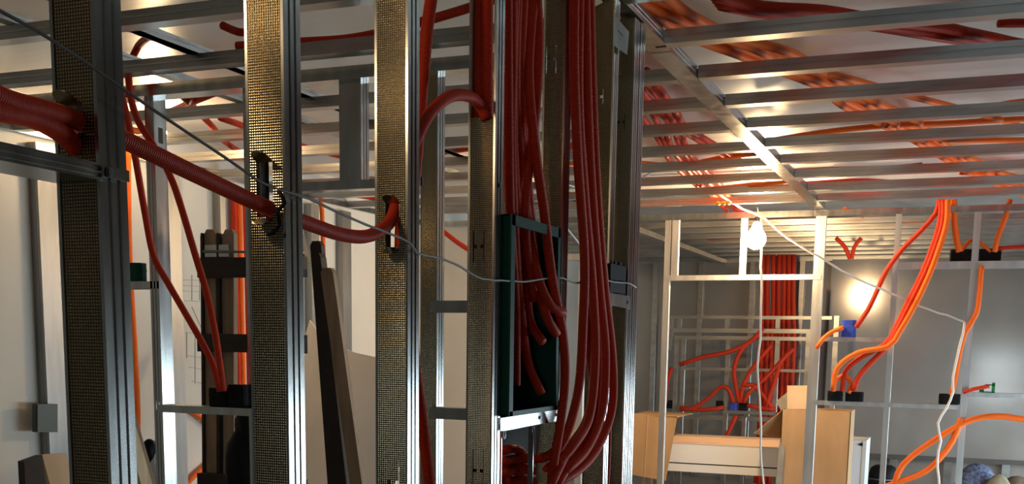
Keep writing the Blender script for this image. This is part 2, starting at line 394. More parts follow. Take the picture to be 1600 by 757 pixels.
def runner(x, y0, y1, label, z=ZC+.047):
    mb = MB(); channel_mb(mb, (x, y0, z), y1-y0, Y, -X, Z, w=.05, fl=.03, knurled=False, lip=.008, grooves=1, rib=.001)
    tag(mb.build('ceiling_runner', 'galvanised joist steel'), label, 'runner', 'runners above the joists')
for x, y0, y1, lb in ((at(320, 85, 'z', 1.05).x, -.5, 8.4, 'runner lying across the joists above the two red conduits at the left'),
                      (at(485, 150, 'z', 1.05).x, -.5, 8.4, 'runner across the joists seen above the short stud of the middle partition'),
                      (at(40, 40, 'z', 1.05).x, -.5, 8.4, 'runner across the joists in the top left corner')):
    runner(x, y0, y1, lb)
mb = MB(); channel_mb(mb, (-2.62, 8.66, ZC-.05), 4.45, Y, -X, Z, w=.07, fl=.045, knurled=False, lip=0)
tag(mb.build('ceiling_beam', 'galvanised joist steel'), 'dim ceiling beam behind the far stud wall, near the left door post', 'beam')
# perimeter angle on the left and back walls
mb = MB(); channel_mb(mb, (XL+.032, .3, ZC-.004), YB-.35, Y, -X, Z, w=.03, fl=.04, knurled=False, lip=0)
tag(mb.build('perimeter_track', 'galvanised steel'), 'thin perimeter track along the top of the white left wall', 'track')
mb = MB(); channel_mb(mb, (XL+.05, YB-.035, ZC-.03), XR-XL-.1, X, Y, Z, w=.03, fl=.06, knurled=False, lip=0)
tag(mb.build('perimeter_track', 'galvanised joist steel'), 'perimeter track along the top of the grey back wall', 'track')

# ================================================================== middle partition (y = 3.72)
YM = 3.72
def vstud(x, y, z0, z1, label, group, w=.05, fl=.05, fd=Y, m='galvanised steel', name='metal_stud', wd=X, grooves=2, kn=False, holes=()):
    mb = MB(); channel_mb(mb, (x, y, z0), z1-z0, Z, wd, fd, w=w, fl=fl, knurled=kn, grooves=grooves, holes=holes)
    return tag(mb.build(name, [m, 'knurled stud web'], loc=(x, y, z0)), label, 'stud', group)
def hrail(x0, x1, y, z, label, group, h=.03, d=.05, m='galvanised steel', name='noggin', fd=-Z, cat='rail'):
    """horizontal track, web up or down, front flange h tall"""
    mb = MB(); channel_mb(mb, (x0, y, z), x1-x0, X, Y, fd, w=d, fl=h, knurled=False, lip=0, grooves=0)
    return tag(mb.build(name, m, loc=(x0, y, z)), label, cat, group)
GM = 'studs of the middle partition'
# stud with a bright knockout, turned so that its web faces right
xa = at(247, 400, 'y', YM).x
zl = [at(254, yy, 'y', YM).z for yy in (197, 222, 430, 470)]
mb = MB(); channel_mb(mb, (xa, YM+.075, 0.002), ZC-.04, Z, -Y, -X, w=.075, fl=.045, knurled=True, holes=[(.022, .05, zl[1], zl[0])])
tag(mb.build('metal_stud', ['galvanised steel', 'galvanised steel'], loc=(xa, YM+.075, .002)), 'partition stud at the left with the lamp shining through its hole', 'stud', GM)
x5 = [at(p, 200, 'y', YM).x for p in (530, 564)]
zh = [at(520, p, 'y', YM).z for p in (283, 297)]
vstud(x5[0], YM, zh[0], ZC-.05, 'short steel stud standing on the high crossrail of the middle partition', GM, w=x5[1]-x5[0], fl=.06)
hrail(XL+.02, SIDE-.09, YM-.035, ZC-.052, 'top track of the middle partition, under the joists', 'rails of the middle partition', h=.045, d=.085, fd=Z, name='wall_track', cat='track')
xh = at(663, 297, 'y', YM).x
hrail(at(392, 290, 'y', YM).x, xh, YM, zh[1], 'high crossrail of the middle partition carrying the short stud', 'rails of the middle partition', h=zh[0]-zh[1], d=.06, fd=Z)
vstud(at(384, 400, 'y', YM).x, YM, .002, ZC-.05, 'steel stud of the middle partition hidden behind the gold-lit stud by the ladder', GM, w=.045, fl=.06)
xs = [at(p, 400, 'y', YM).x for p in (657, 683, 688, 717)]
vstud(xs[0], YM, .002, ZC-.05, 'dark steel stud of the middle partition right of the cream panel', GM, w=xs[1]-xs[0], fl=.06, kn=True)
vstud(xs[2]+.02, YM+.35, .002, ZC-.0, 'grey steel stud behind the middle partition, left of the green box', GM, w=xs[3]-xs[2]+.02, fl=.06)
for py, lb in ((470, 'upper'), (638, 'lower')):
    z = at(700, py, 'y', YM-.06).z
    hrail(xs[1]+.001, at(752, py, 'y', YM-.06).x, YM-.06, z, f'{lb} short crossrail left of the green box', 'rails of the middle partition', h=.042, d=.06, fd=-Z)
z = at(220, 438, 'y', YM-.08).z
hrail(at(176, 440, 'y', YM).x, xa-.001, YM-.0, z, 'short shelf rail at the left of the middle partition carrying a black box', 'rails of the middle partition', h=.03, d=.07)
z = at(320, 636, 'y', YM-.06).z
zs = z
hrail(at(247, 640, 'y', YM-.06).x, at(400, 640, 'y', YM-.06).x, YM-.06, z, 'low shelf rail of the middle partition carrying a black box and two conduits', 'rails of the middle partition', h=.03, d=.08)

# ================================================================== far stud wall (y = 8.57)
YF = 8.57
GF = 'studs of the far stud wall'; GR = 'rails of the far stud wall'
hrail(XL+.3, SIDE-.09, YF-.01, ZC-.045, 'top track of the far stud wall left of the bulb beam', GR, h=.045, d=.075, fd=Z, name='wall_track', cat='track')
hrail(SIDE-.085, XR-.01, YF-.01, ZC-.045, 'top track of the far stud wall over the right-hand bays', GR, h=.045, d=.075, fd=Z, name='wall_track', cat='track')
def fx(px, py=400): return at(px, py, 'y', YF).x
zhd = [at(1150, p, 'y', YF).z for p in (430, 438)]
def fstud(pl, pr, z0, z1, lb, kn=False):
    vstud(fx(pl), YF, z0, z1, lb, GF, w=max(.03, fx(pr)-fx(pl)), fl=.05, kn=kn, m='dull galvanised steel')
fstud(1038, 1047, .002, ZC-.045, 'left door post of the far stud wall, in front of the left cardboard sleeve')
fstud(1049, 1059, zhd[0], ZC-.045, 'doubled short stud on the left end of the door header')
fstud(1156, 1165, zhd[0], ZC-.045, 'short stud on the door header, brightly lit beside the bulb')
fstud(1272, 1288, .002, ZC-.045, 'bright door post of the far stud wall under the end of the long beam')
fstud(1396, 1405, .002, ZC-.045, 'far wall stud between the blue box and the twin black boxes')
fstud(1518, 1529, .002, ZC-.045, 'far wall stud where the white cable end is tied')
fstud(905, 915, .002, ZC-.045, 'far wall stud seen between the hanging red conduits')
fstud(868, 876, .002, ZC-.045, 'far wall stud seen just right of the green box')
hrail(fx(1040), fx(1285), YF-.003, zhd[0], 'door header of the far stud wall lit by the bulb', GR, h=zhd[0]-zhd[1], d=.056, m='dull galvanised steel')
def frail(p0, p1, py, lb, h=.032):
    hrail(fx(p0, py), fx(p1, py), YF-.004, at((p0+p1)/2, py, 'y', YF-.004).z, lb, GR, h=h, d=.058, m='dull galvanised steel'); return at((p0+p1)/2, py, 'y', YF-.004).z
ZR1 = frail(1283, 1388, 527.5, 'short shelf rail under the blue box')
ZR2 = frail(1270, 1498, 630, 'shelf rail carrying the black socket boxes of the right bays')
ZR3 = frail(1503, 1700, 616, 'shelf rail at the right edge carrying the green piece')
ZR4 = frail(1405, 1700, 408, 'high rail carrying the twin black boxes', h=.05)
frail(868, 912, 397, 'door-high rail of the far stud wall left of the hanging conduits', h=.05)
# white board on the far wall left part
m = MB(); m.box((XL+.02, YF+.06, 0.002), (fx(775), YF+.075, ZC-.05))
tag(m.build('plasterboard_sheet', 'white plasterboard'), 'pale board closing the far end of the left room', 'board')
m = MB(); m.box((at(903, 600, 'y', 8.9).x, 8.9, at(903, 655, 'y', 8.9).z), (at(930, 600, 'y', 8.9).x, 8.93, at(903, 462, 'y', 8.9).z))
m.box((at(903, 600, 'y', 8.9).x+.01, 8.93, .002), (at(903, 600, 'y', 8.9).x+.05, 8.95, at(903, 462, 'y', 8.9).z)); m.box((at(930, 600, 'y', 8.9).x-.05, 8.93, .002), (at(930, 600, 'y', 8.9).x-.01, 8.95, at(903, 462, 'y', 8.9).z))
tag(m.build('grey_board', 'grey foil board'), 'narrow grey board standing behind the hanging red conduits', 'board')

# ================================================================== back wall studs and niche frame
def bx(px, py, y): return at(px, py, 'y', y)
for k, (px, lb) in enumerate(((1018, 'left of the bulb doorway'), (1089, 'behind the left side of the niche frame'), (1169, 'behind the middle of the niche frame'), (1246, 'right of the dark red conduit curtain'))):
    vstud(bx(px, 500, YB-.06).x, YB-.06, .002, ZC-.03, f'slim steel stud on the grey back wall, {lb}', 'studs on the back wall', w=.055, fl=.05, m='galvanised joist steel')
YN = 12.0
def nr(p0, p1, py, h, lb, y=YN):
    hrail(bx(p0, py, y).x, bx(p1, py, y).x, y, bx((p0+p1)/2, py, y).z, lb, 'rails of the niche frame', h=h, d=.06, m='galvanised joist steel', name='noggin')
def ns(px, y0, y1, lb, w=.04, y=YN+.003):
    z1 = bx(px, y0, y).z; z0 = .002 if y1 is None else bx(px, y1, y).z
    vstud(bx(px, (y0+(y1 or 760))/2, y).x-w/2, y, z0, z1, lb, 'studs of the niche frame', w=w, fl=.05, m='galvanised joist steel')
nr(1043, 1300, 494, .035, 'topmost rail of the niche frame in the back room')
nr(1052, 1268, 514, .045, 'upper of the two close rails of the niche frame')
nr(1054, 1262, 526, .04, 'lower of the two close rails of the niche frame', y=YN+.05)
nr(1064, 1258, 576, .03, 'middle rail of the niche frame')
nr(1130, 1212, 643, .035, 'small shelf rail of the niche frame carrying the black and blue sockets')
nr(1040, 1222, 650, .05, 'dark bottom rail of the niche frame', y=YN+.055)
for px, y0, y1, lb, w in ((1047, 497, 548, 'outer left post of the niche frame', .05), (1053, 530, None, 'left floor post of the niche frame', .04), (1064, 530, None, 'inner left post of the niche frame', .04),
   (1061, 497, 514, 'left short stud between the top rails of the niche frame', .045), (1136, 497, 514, 'middle short stud between the top rails of the niche frame', .045), (1215, 497, 514, 'right short stud between the top rails of the niche frame', .045),
   (1133, 530, None, 'tall stud of the niche frame left of the socket cluster', .045), (1212, 530, 645, 'tall stud of the niche frame in front of the dark conduits', .045), (1258, 520, None, 'right post of the niche frame', .06), (1160, 653, None, 'short stud under the socket shelf of the niche frame', .04),
   (1268, 440, None, 'tall gold-lit stud beside the right post of the niche frame', .05), (1300, 494, None, 'post in the right bay under the blue box', .05)):
    ns(px, y0, y1, lb, w)

# grey board panel and low rail in the right bays
z = bx(1450, 713, YB-.03).z
m = MB(); m.box((bx(1290, 600, YB-.05).x, YB-.07, z), (XR-.02, YB-.012, ZC-.02)); struct(m, 'trim_1', 'grey foil board')
m = MB(); m.box((bx(1230, 715, YB-.1).x, YB-.1, z-.05), (XR-.02, YB-.03, z)); struct(m, 'trim_2', 'dark plaster')
for px, lb in ((1395, 'below the blue box bay'), (1480, 'left of the blue patterned bundle'), (1571, 'above the brown cloth heap')):
    vstud(bx(px, 740, YB-.06).x-.04, YB-.09, .002, z-.052, f'short wall stud under the grey board, {lb}', 'short studs under the grey board', w=.08, fl=.05, m='galvanised joist steel')

# ================================================================== left wall furniture
def wl(px, py, dx=0): return at(px, py, 'x', XL+dx)
for p0, p1, lb in ((64, 94, 'left of the nearest stud'), (263, 284, 'just right of the middle partition stud'), (487, 499, 'right of the gold-lit stud by the ladder'), (536, 549, 'above the leaning cream panel'), (346, 354, 'above the ladder')):
    y0 = wl(p0, 400, .06).y; y1 = wl(p1, 400, .06).y
    mb = MB(); channel_mb(mb, (XL+.06, y0, .002), ZC-.04, Z, Y, -X, w=max(.04, y1-y0), fl=.058, knurled=False)
    tag(mb.build('metal_stud', 'dimmed steel', loc=(XL+.06, y0, .002)), f'steel stud against the white left wall, {lb}', 'stud', 'studs on the white left wall')
m = MB(); p = [wl(57, 632, .09), wl(90, 632, .09), wl(90, 676, .09), wl(57, 676, .09)]
m.slab(p, (-.028, 0, 0)); m.slab([q+Vector((.004, 0, 0)) for q in (p[0], p[0].lerp(p[1], .12), p[3].lerp(p[2], .12), p[3])], (.004, 0, 0))
tag(m.build('stud_bracket', 'blackened steel'), 'dark metal bracket low on the wall stud at far left', 'bracket')
# pencilled wiring plan on the wall
m = MB()
def pl(a, b, r=.0022):
    m.tube([wl(*a, .002), wl(*b, .002)], r, 4)
for a, b in (((286, 438), (312, 438)), ((286, 446), (314, 448)), ((286, 455), (312, 456)), ((300, 430), (300, 470)), ((312, 436), (312, 470)), ((289, 470), (313, 472)), ((291, 520), (318, 522)), ((292, 520), (292, 560)),
             ((292, 556), (318, 560)), ((300, 480), (318, 520)), ((305, 522), (305, 600)), ((296, 574), (318, 578)), ((318, 520), (318, 600)), ((300, 596), (319, 600)), ((320, 440), (320, 500))): pl(a, b)
tag(m.build('pencil_drawing', 'pencil'), 'faint pencilled plan drawn on the white wall left of the ladder', 'drawing')

# ---- bulbs
def bulb(p, zc, label, strength, r=.042, cord=True):
    p = Vector(p); root = empty('hanging_bulb', (p.x, p.y, zc), label, 'lamp')
    e = mat('lit bulb glass', (1, .8, .5), .4, emit=((1.0, .70, .38), strength)); e.name = 'lit bulb glass'
    mb = MB(); pr = [(r*math.sin(a), -r*math.cos(a)) for a in [math.pi*k/16 for k in range(13)]]
    pr += [(r*.52, r*1.0), (r*.36, r*1.35), (r*.34, r*1.5)]; pr[0] = (.0005, -r)
    mb.lathe(p, pr, 20); part(mb, 'bulb', 'lit bulb glass', root, smooth=True)
    mb = MB(); mb.lathe(p+Z*r*1.45, [(.0005, 0), (.019, 0), (.020, .03), (.017, .045), (.006, .052), (.0005, .052)], 14); part(mb, 'socket', 'black plastic', root, smooth=True)
    mb = MB(); mb.tube(smooth_path([p+Z*(r*1.45+.05), p+Z*(r*1.45+.05)+Vector((.008, 0, (zc-p.z-r*1.45-.05)*.5)), Vector((p.x, p.y, zc))]), .003, 6); part(mb, 'cord', 'white cable', root, smooth=True)
    return root
bulb(at(1181, 374, 'y', 8.30), ZC+.0, 'glowing bare bulb hanging from the ceiling grid in the far doorway', E_RIGHT, r=.074)
bulb(at(248, 209, 'y', 4.85), ZC+.03, 'glowing bare bulb in the left room, seen through the hole of a stud', E_LEFT)
bulb(Vector((-1.38, 1.2, pz(.62))), ZC+.03, 'glowing bare bulb of the left room, out of sight left of the camera', E_NEAR)

# ================================================================== conduits
RED, ORG = 'red conduit', 'orange conduit'
xc = -1.032
conduit(path('x', xc, (-90, 96, -.98), (0, 152, -1.0), (70, 172, -1.02), (125, 190), (200, 222), (300, 270), (380, 308), (425, 328), (480, 349), (530, 366), (570, 370), (598, 358), (614, 338), (622, 300)),
        'thick dark red conduit threaded through the nearest studs and sagging into the third one', r=.0122, step=.015, n=16)
conduit(path('x', xc, (-90, 150, -.98), (0, 174, -1.0), (50, 184, -1.02), (95, 208, -1.03), (125, 240, -1.045), (146, 290, -1.06)),
        'thick dark red conduit bending down behind the header at far left', r=.0122, step=.015, n=16)
conduit(path('x', xc, (626, 392), (628, 340), (636, 262), (652, 212), (676, 172), (706, 150), (736, 152), (752, 168, -1.03), (760, 186, -1.02)),
        'dark red conduit arching over between the third and fourth studs', r=.0125, step=.015, n=16)
conduit(up(path('x', -1.10, (676, -30), (668, 40), (660, 130), (650, 250), (640, 360), (641, 470), (648, 570), (660, 660), (672, 770), (684, 900), (690, 1040))),
        'long dark red conduit bowing behind the third stud from ceiling to floor', r=.0135, step=.03, n=14)
for i, px in enumerate((748, 760)):
    conduit(up(path('y', 2.40, (px, -40), (px, 150), (px+1, 400), (px+1, 900))), ('left', 'right')[i]+' dark red conduit inside the cut-away top of the fourth stud', 'conduits inside the fourth stud', r=.0155)
# bundle into the green box
GB = 'red conduits dropping into the green box'
LB = 'dark red conduit of the bundle that drops into the dark green box'
BOXT = (([(793, -40), (794, 150), (797, 330), (805, 470), (806, 560), (806, 603)], 'hanging straight down inside the left of the green box'),
        ([(801, -40), (801, 150), (806, 300), (820, 420), (828, 500), (847, 534, -.985)], 'ending low in the middle of the green box mouth'),
        ([(810, -40), (806, 150), (822, 320), (840, 430, -1.0), (862, 480, -.97), (881, 488, -.95)], 'whose cut end pokes out highest and farthest right of the green box'),
        ([(820, -40), (812, 160), (826, 300), (838, 420), (852, 490, -.98), (870, 523, -.96)], 'whose cut end pokes out just below the highest one'),
        ([(806, -40), (799, 200), (806, 400), (815, 500), (826, 570), (846, 616, -1.0)], 'whose cut end hangs lowest inside the green box'))
for a, w_ in BOXT:
    conduit(up(path('x', -1.035, *a)), 'dark red conduit '+w_, GB, r=.0118, step=.02, n=14)
for i, a in enumerate(([(789, -40), (790, 200), (800, 400), (803, 560)], [(816, -40), (820, 200), (815, 400), (830, 520)], [(828, -40), (822, 120), (812, 300), (802, 420), (800, 520)], [(836, -40), (834, 100), (824, 220), (815, 330), (824, 480)])):
    conduit(up(path('x', -1.056, *a)), f'dark red conduit in the rear layer above the green box, {ordn[i]} from its left', GB, r=.0118, step=.03, n=12)
conduit(up(path('x', -1.0, (836, -30, -1.03), (826, 110, -1.02), (836, 230, -1.0), (850, 330, -.99), (862, 430, -.975), (879, 520, -.96), (883, 590, -.96), (876, 660, -.97), (866, 720, -1.0), (858, 780, -1.03), (850, 900, -1.05), (850, 1050, -1.06))),
        'dark red conduit passing outside the right edge of the green box and down', r=.0122, step=.02, n=14)
conduit(up(path('x', -1.02, (838, -30), (842, 60), (838, 160), (829, 240), (822, 300), (822, 380), (835, 470))), 'dark red conduit crossing behind the others above the green box', r=.012, step=.02)
# loop bundle right of the fifth stud
GL = 'red conduits looping down right of the green box'; LL = 'dark red conduit of the hanging bundle that loops back under the green box'
for i, a in enumerate(([(898, -40), (897, 100), (903, 250), (913, 400), (911, 500), (905, 600), (888, 672), (868, 706, -1.0), (840, 718, -1.06), (815, 716, -1.09), (790, 722, -1.12)],
          [(906, -40), (904, 150), (913, 300), (926, 450), (930, 560), (921, 650), (898, 694), (870, 724, -1.0), (842, 736, -1.06), (815, 732, -1.09), (790, 736, -1.12)],
          [(914, -40), (918, 150), (925, 300), (937, 450), (946, 550), (941, 640), (918, 700), (886, 734, -.985), (856, 752, -1.04), (825, 752, -1.08), (790, 752, -1.12)],
          [(921, -40), (926, 150), (933, 300), (944, 440), (957, 560), (956, 640), (934, 700), (906, 734, -.975), (876, 752, -1.0), (852, 766, -1.05), (825, 768, -1.09), (790, 768, -1.12)])):
    conduit(up(path('x', -.968, *a)), f'front red conduit of the bundle looping under the green box, {ordn[i]} from its left', GL, r=.0128, step=.02, n=14)
for i, a in enumerate(([(902, -40), (903, 150), (912, 300), (920, 420), (918, 520), (926, 600), (915, 660), (890, 700), (860, 760)], [(910, -40), (912, 200), (930, 420), (940, 520), (935, 620), (910, 690), (870, 760)])):
    conduit(up(path('x', -.992, *a)), f'rear red conduit of the bundle looping under the green box, {ordn[i]} from its left', GL, r=.012, step=.03, n=12)
for i, py in enumerate((705, 722, 740)):
    conduit(path('x', -1.10, (788, py), (804, py-4), (818, py+6), (827, py+24), (832, py+60)), ('upper', 'middle', 'lower')[i]+' dark red conduit elbow in the gap below the green box', 'elbows below the green box', r=.013, n=10)
conduit(path('x', -1.0, (951, 635, -1.01), (951, 690, -1.02), (947, 780, -1.03)), 'short dark red conduit end low behind the sixth stud', r=.009)

# left room conduits
conduit(path('y', 3.62, (236, 55, 3.45), (216, 72), (204, 100), (201, 122), (206, 160), (216, 190), (232, 216), (252, 248), (270, 285), (285, 330), (304, 395), (322, 455), (334, 510), (342, 560), (349, 612)),
        'red conduit arching from the ceiling down to the black box on the low shelf', r=.0135)
conduit(path('y', 3.66, (182, 92, 3.6), (188, 140), (200, 190), (212, 250), (226, 330), (240, 400), (262, 442), (292, 494), (318, 540), (334, 575), (344, 612)),
        'red conduit slanting behind the partition stud to the black box on the low shelf', r=.0135)
conduit([at(264, 176, 'z', 1.09), at(300, 160, 'z', 1.09), at(345, 141, 'z', 1.09), at(372, 125, 'z', 1.09)], 'red conduit crossing diagonally over the left joists', r=.016)
conduit([at(278, 144, 'z', 1.09), at(300, 165, 'z', 1.08), at(330, 196, 'z', 1.08), at(352, 222, 'z', 1.08), at(392, 248, 'z', 1.08), at(430, 270, 'z', 1.08)], 'red conduit running back over the left joists toward the short stud', r=.016)
conduit([at(344, 184, 'z', 1.09), at(400, 204, 'z', 1.09), at(470, 228, 'z', 1.09), at(540, 246, 'z', 1.08)], 'red conduit over the joists behind the ladder stud', r=.016)
conduit([at(305, 152, 'z', 1.08), at(290, 165, 'z', 1.08), at(262, 178, 'z', 1.08)], 'short red conduit piece crossing over the left joists', r=.016)
conduit([at(330, 262, 'z', 1.07), at(372, 268, 'z', 1.07), at(464, 266, 'z', 1.07), at(560, 260, 'z', 1.07), at(660, 242, 'z', 1.07), at(780, 225, 'z', 1.07)], 'long red conduit crossing the left ceiling low, behind the short stud', r=.018)
conduit([at(520, 300, 'z', 1.06), at(560, 306, 'z', 1.06), at(600, 312, 'z', 1.06)], 'short red conduit on the joists just under the high crossrail', r=.018)
conduit(path('x', XL+.05, (500, 316), (503, 330), (506, 420), (508, 540), (508, 640)), 'single orange conduit coming down the white wall right of the ladder', r=.017, m=ORG)
conduit([at(262, 24, 'z', 1.09), at(300, 25, 'z', 1.09), at(340, 18, 'z', 1.09), at(380, 11, 'z', 1.09), at(440, 4, 'z', 1.10), at(520, -12, 'z', 1.10)], 'dark red conduit at the top edge between the first two studs', r=.014)
conduit([at(348, 40, 'z', 1.10), at(372, 50, 'z', 1.10), at(400, 52, 'z', 1.09)], 'short red conduit end beside the gold-lit stud top', r=.014)
conduit([at(100, -8, 'z', 1.09), at(130, 6, 'z', 1.09), at(160, 30, 'z', 1.09)], 'dark red conduit at the top left corner behind the nearest stud', r=.014)
conduit([at(370, 72, 'z', 1.07), at(464, 66, 'z', 1.07), at(540, 61, 'z', 1.07), at(600, 50, 'z', 1.07), at(660, 34, 'z', 1.08), at(740, 10, 'z', 1.09), at(800, -12, 'z', 1.09)], 'long red conduit resting across the ceiling between the second and fourth studs', r=.0155)
conduit(path('x', XL+.04, (200, 236), (200, 300), (203, 420), (211, 560), (215, 650), (213, 700)), 'single orange conduit down the white wall beside the nearest stud', r=.017, m=ORG)
for k, a in enumerate(([(366, 305), (368, 420), (372, 560), (374, 700)], [(374, 305), (376, 420), (379, 560), (384, 760)], [(383, 305), (386, 420), (389, 560), (392, 700)])):
    conduit(path('x', XL+.04+.015*k, *a), ('left red', 'middle orange', 'right red')[k]+' conduit of the bundle running down the white wall behind the ladder', 'orange conduits on the wall behind the ladder', r=.018, m=RED if k != 1 else ORG)
conduit(path('x', XL+.03, (290, 636), (322, 660), (352, 690), (390, 712)), 'orange conduit low on the white wall crossing behind the ladder', r=.016, m=ORG)
conduit(path('x', XL+.03, (286, 768), (300, 748), (330, 722), (360, 706)), 'orange conduit at the bottom edge left of the ladder', r=.016, m=ORG)
conduit(path('x', -4.2, (196, 200, -3.6), (215, 205, -3.6), (236, 198, -3.6)), 'short orange conduit curl beside the first partition stud', r=.014, m=ORG)
conduit(path('y', 8.4, (690, 360), (716, 380), (740, 396), (752, 410), (757, 470), (757, 700), (757, 900)), 'tiny red conduit end left of the green box', r=.02)

# right ceiling conduits
GA = 'orange conduits of the diagonal ceiling bundle'; LA = 'orange conduit of the wide bundle running diagonally over the right-hand joists'
dia = [(985, -12), (1045, 22), (1120, 58), (1190, 82), (1240, 108), (1300, 134), (1350, 164), (1392, 186), (1440, 216), (1480, 238), (1530, 264), (1590, 293), (1660, 320)]
for k in range(5):
    off = (k-2)*.037
    pts = []
    for j, (px, py) in enumerate(dia):
        p = at(px, py, 'z', 1.085+.02*(k % 2)); wob = .022*math.sin(j*1.7+k*2.1); pts.append(p+Vector(((off+wob), (off+wob)*.15, 0)))
    pts = out(pts)
    conduit(pts, f'orange conduit of the wide diagonal ceiling bundle, {ordn[k]} from its left edge', GA, r=.0175, m=ORG, n=10, step=.06)
GB2 = 'red conduits of the wide ceiling bundle at the top right'
for k in range(4):
    pts = [at(px, py, 'z', 1.085+.02*(k % 2))+Vector((0, (k-1.5)*.036*s_, 0)) for px, py, s_ in ((1120, 0, 1), (1195, 16, .7), (1290, 24, 1.), (1370, 36, .8), (1470, 50, 1.2), (1540, 62, .8), (1660, 80, .6))]
    pts = out(pts)
    conduit(pts, f'dark red conduit of the bundle crossing the top right ceiling, {ordn[k]} from the camera side', GB2, r=.0185, m=RED, n=10, step=.06)
def czc(label, *pts, z=1.085, r=.0145, m=ORG, grp=None, n=10): return conduit((out if pts[-1][0] >= 1640 else list)([at(p[0], p[1], 'z', z) for p in pts]), label, grp, r=r, m=m, n=n, step=.06)
czc('orange conduit slanting over the joists right of the diagonal bundle', (1282, 112), (1330, 124), (1375, 137), (1430, 152), (1500, 170), (1560, 186), (1660, 214))
czc('long orange conduit crossing the right ceiling level with the second bundle tie', (1180, 224), (1240, 214), (1300, 205), (1390, 196), (1480, 193), (1560, 188), (1660, 184))
czc('orange conduit nearly level over the middle joists of the right ceiling', (1400, 200), (1460, 216), (1520, 219), (1600, 219), (1660, 218), m=ORG)
czc('orange conduit curving up to the right edge of the ceiling', (1520, 176), (1560, 165), (1600, 159), (1660, 155))
czc('red conduit crossing low over the far joists of the right ceiling', (1235, 268), (1290, 265), (1340, 264), (1400, 262), (1440, 258), m=RED, r=.016)
czc('flat red conduit near the end of the long beam', (1240, 290), (1300, 286), (1350, 284), (1420, 288), m=RED, r=.022)
czc('short orange conduit tied under the diagonal bundle', (1380, 192), (1410, 206), (1430, 214), r=.018)
czc('dark red conduit in the top right corner', (1560, 36), (1600, 36), (1660, 30), m=RED)
for k, (a, b) in enumerate((((1500, 268), (1545, 275)), ((1560, 272), (1600, 280)))):
    czc(f'short orange conduit between the far joists, {"left" if k == 0 else "right"} of the pair by the right edge', a, b, ((b[0]+40), b[1]+10), r=.02)
# ceiling conduits between the near wall and the long beam
GC = 'red conduits over the joists left of the long beam'; LC = 'red conduit of the loose bundle over the joists left of the long beam'
for k in range(5):
    rr_ = random.Random(40+k); pts = [at(px+k*s_+rr_.uniform(-5, 5), py+rr_.uniform(-3, 3), 'z', 1.08+.02*rr_.random()) for px, py, s_ in ((955, 110, 14), (985, 150, 14), (1010, 188, 14), (1030, 222, 10), (1052, 252, 9), (1085, 284, 9), (1110, 306, 6), (1140, 330, 6))]
    conduit(pts, f'red conduit of the loose bundle left of the long beam, {ordn[k]} from its left edge', GC, r=.0155, m=RED, n=10, step=.06)
for k in range(2):
    pts = [at(px+k*14, py, 'z', 1.09) for px, py in ((1010, 160), (1058, 198), (1092, 220), (1122, 238), (1160, 262))]
    conduit(pts, ('left', 'right')[k]+' one of two red conduits running toward the bulb beside the long beam', 'pair of red conduits beside the long beam', r=.0155, m=RED, n=10, step=.06)
czc('orange conduit sagging across the joists in front of the bulb', (880, 255), (960, 252), (1003, 256), (1060, 260), (1110, 251), (1150, 243), (1200, 237), m=ORG, r=.018)
czc('bright orange conduit crossing left to right just in front of the bulb', (880, 304), (1003, 300), (1080, 298), (1140, 293), (1200, 286), (1240, 282), z=1.05, m=ORG, r=.018)
czc('red conduit ends on the joists between the hanging conduits', (872, 248), (888, 238), (900, 215), m=RED, r=.016)
m = MB(); c = at(1130, 313, 'z', .99)
for dx, dy in ((-.035, 0), (0, .01), (.035, -.01)): m.lathe(c+Vector((dx, dy, -.02)), [(.0005, -.016), (.014, -.012), (.020, 0), (.014, .012), (.0005, .016)], 10)
tag(m.build('cable_connector', 'yellow plastic', smooth=True), 'small yellow wire connectors hanging at the lamp cable near the bulb', 'connector')

# right bays of the far wall
def fc(label, *pts, r=.018, m=ORG, grp=None, y=YF-.03): P_ = path('y', y, *pts); return conduit(out(P_) if pts[-1][0] >= 1680 else out(P_[::-1]) if pts[0][0] >= 1680 else P_, label, grp, r=r, m=m, n=10, step=.05)
fc('red conduit running down from the ceiling to the blue box', (1468, 312), (1462, 334), (1440, 360), (1410, 390), (1385, 424), (1368, 460), (1356, 485), (1338, 512), m=RED, r=.018)
for k, (mm, a) in enumerate(((RED, [(1470, 312), (1468, 350), (1452, 400), (1436, 438), (1416, 478), (1400, 512), (1384, 538), (1350, 556), (1322, 580), (1316, 612)]),
                  (RED, [(1475, 312), (1473, 350), (1457, 400), (1440, 440), (1420, 480), (1402, 516), (1388, 540), (1358, 570), (1340, 592), (1334, 612)]),
                  (ORG, [(1481, 312), (1479, 350), (1463, 402), (1446, 444), (1426, 484), (1405, 520), (1388, 542), (1340, 552), (1308, 576), (1302, 612)]))):
    fc(('red conduit on the left', 'red conduit in the middle', 'orange conduit on the right')[k]+' of the thick trio swinging down to the shelf rail boxes', *a, m=mm, r=.02, y=YF-.035-.02*k)
fc('short orange conduit arch between the black boxes on the shelf rail', (1300, 612), (1308, 592), (1322, 588), (1330, 600), (1326, 615), r=.016)
fc('orange conduit dropping to the left one of the twin black boxes', (1490, 312), (1491, 340), (1494, 370), (1499, 394), y=YF+.02, r=.022)
fc('small orange conduit loop leaving the left twin black box', (1503, 393), (1510, 382), (1518, 376), (1526, 377), (1536, 384), (1548, 394), y=YF+.07, r=.014)
fc('orange conduit rising to the ceiling from the right twin black box', (1578, 312), (1571, 340), (1560, 368), (1554, 394), y=YF+.02, r=.018)
fc('thin red conduit leaving level from the right twin black box', (1556, 389), (1600, 386), (1680, 384), m=RED, y=YF+.05, r=.016)
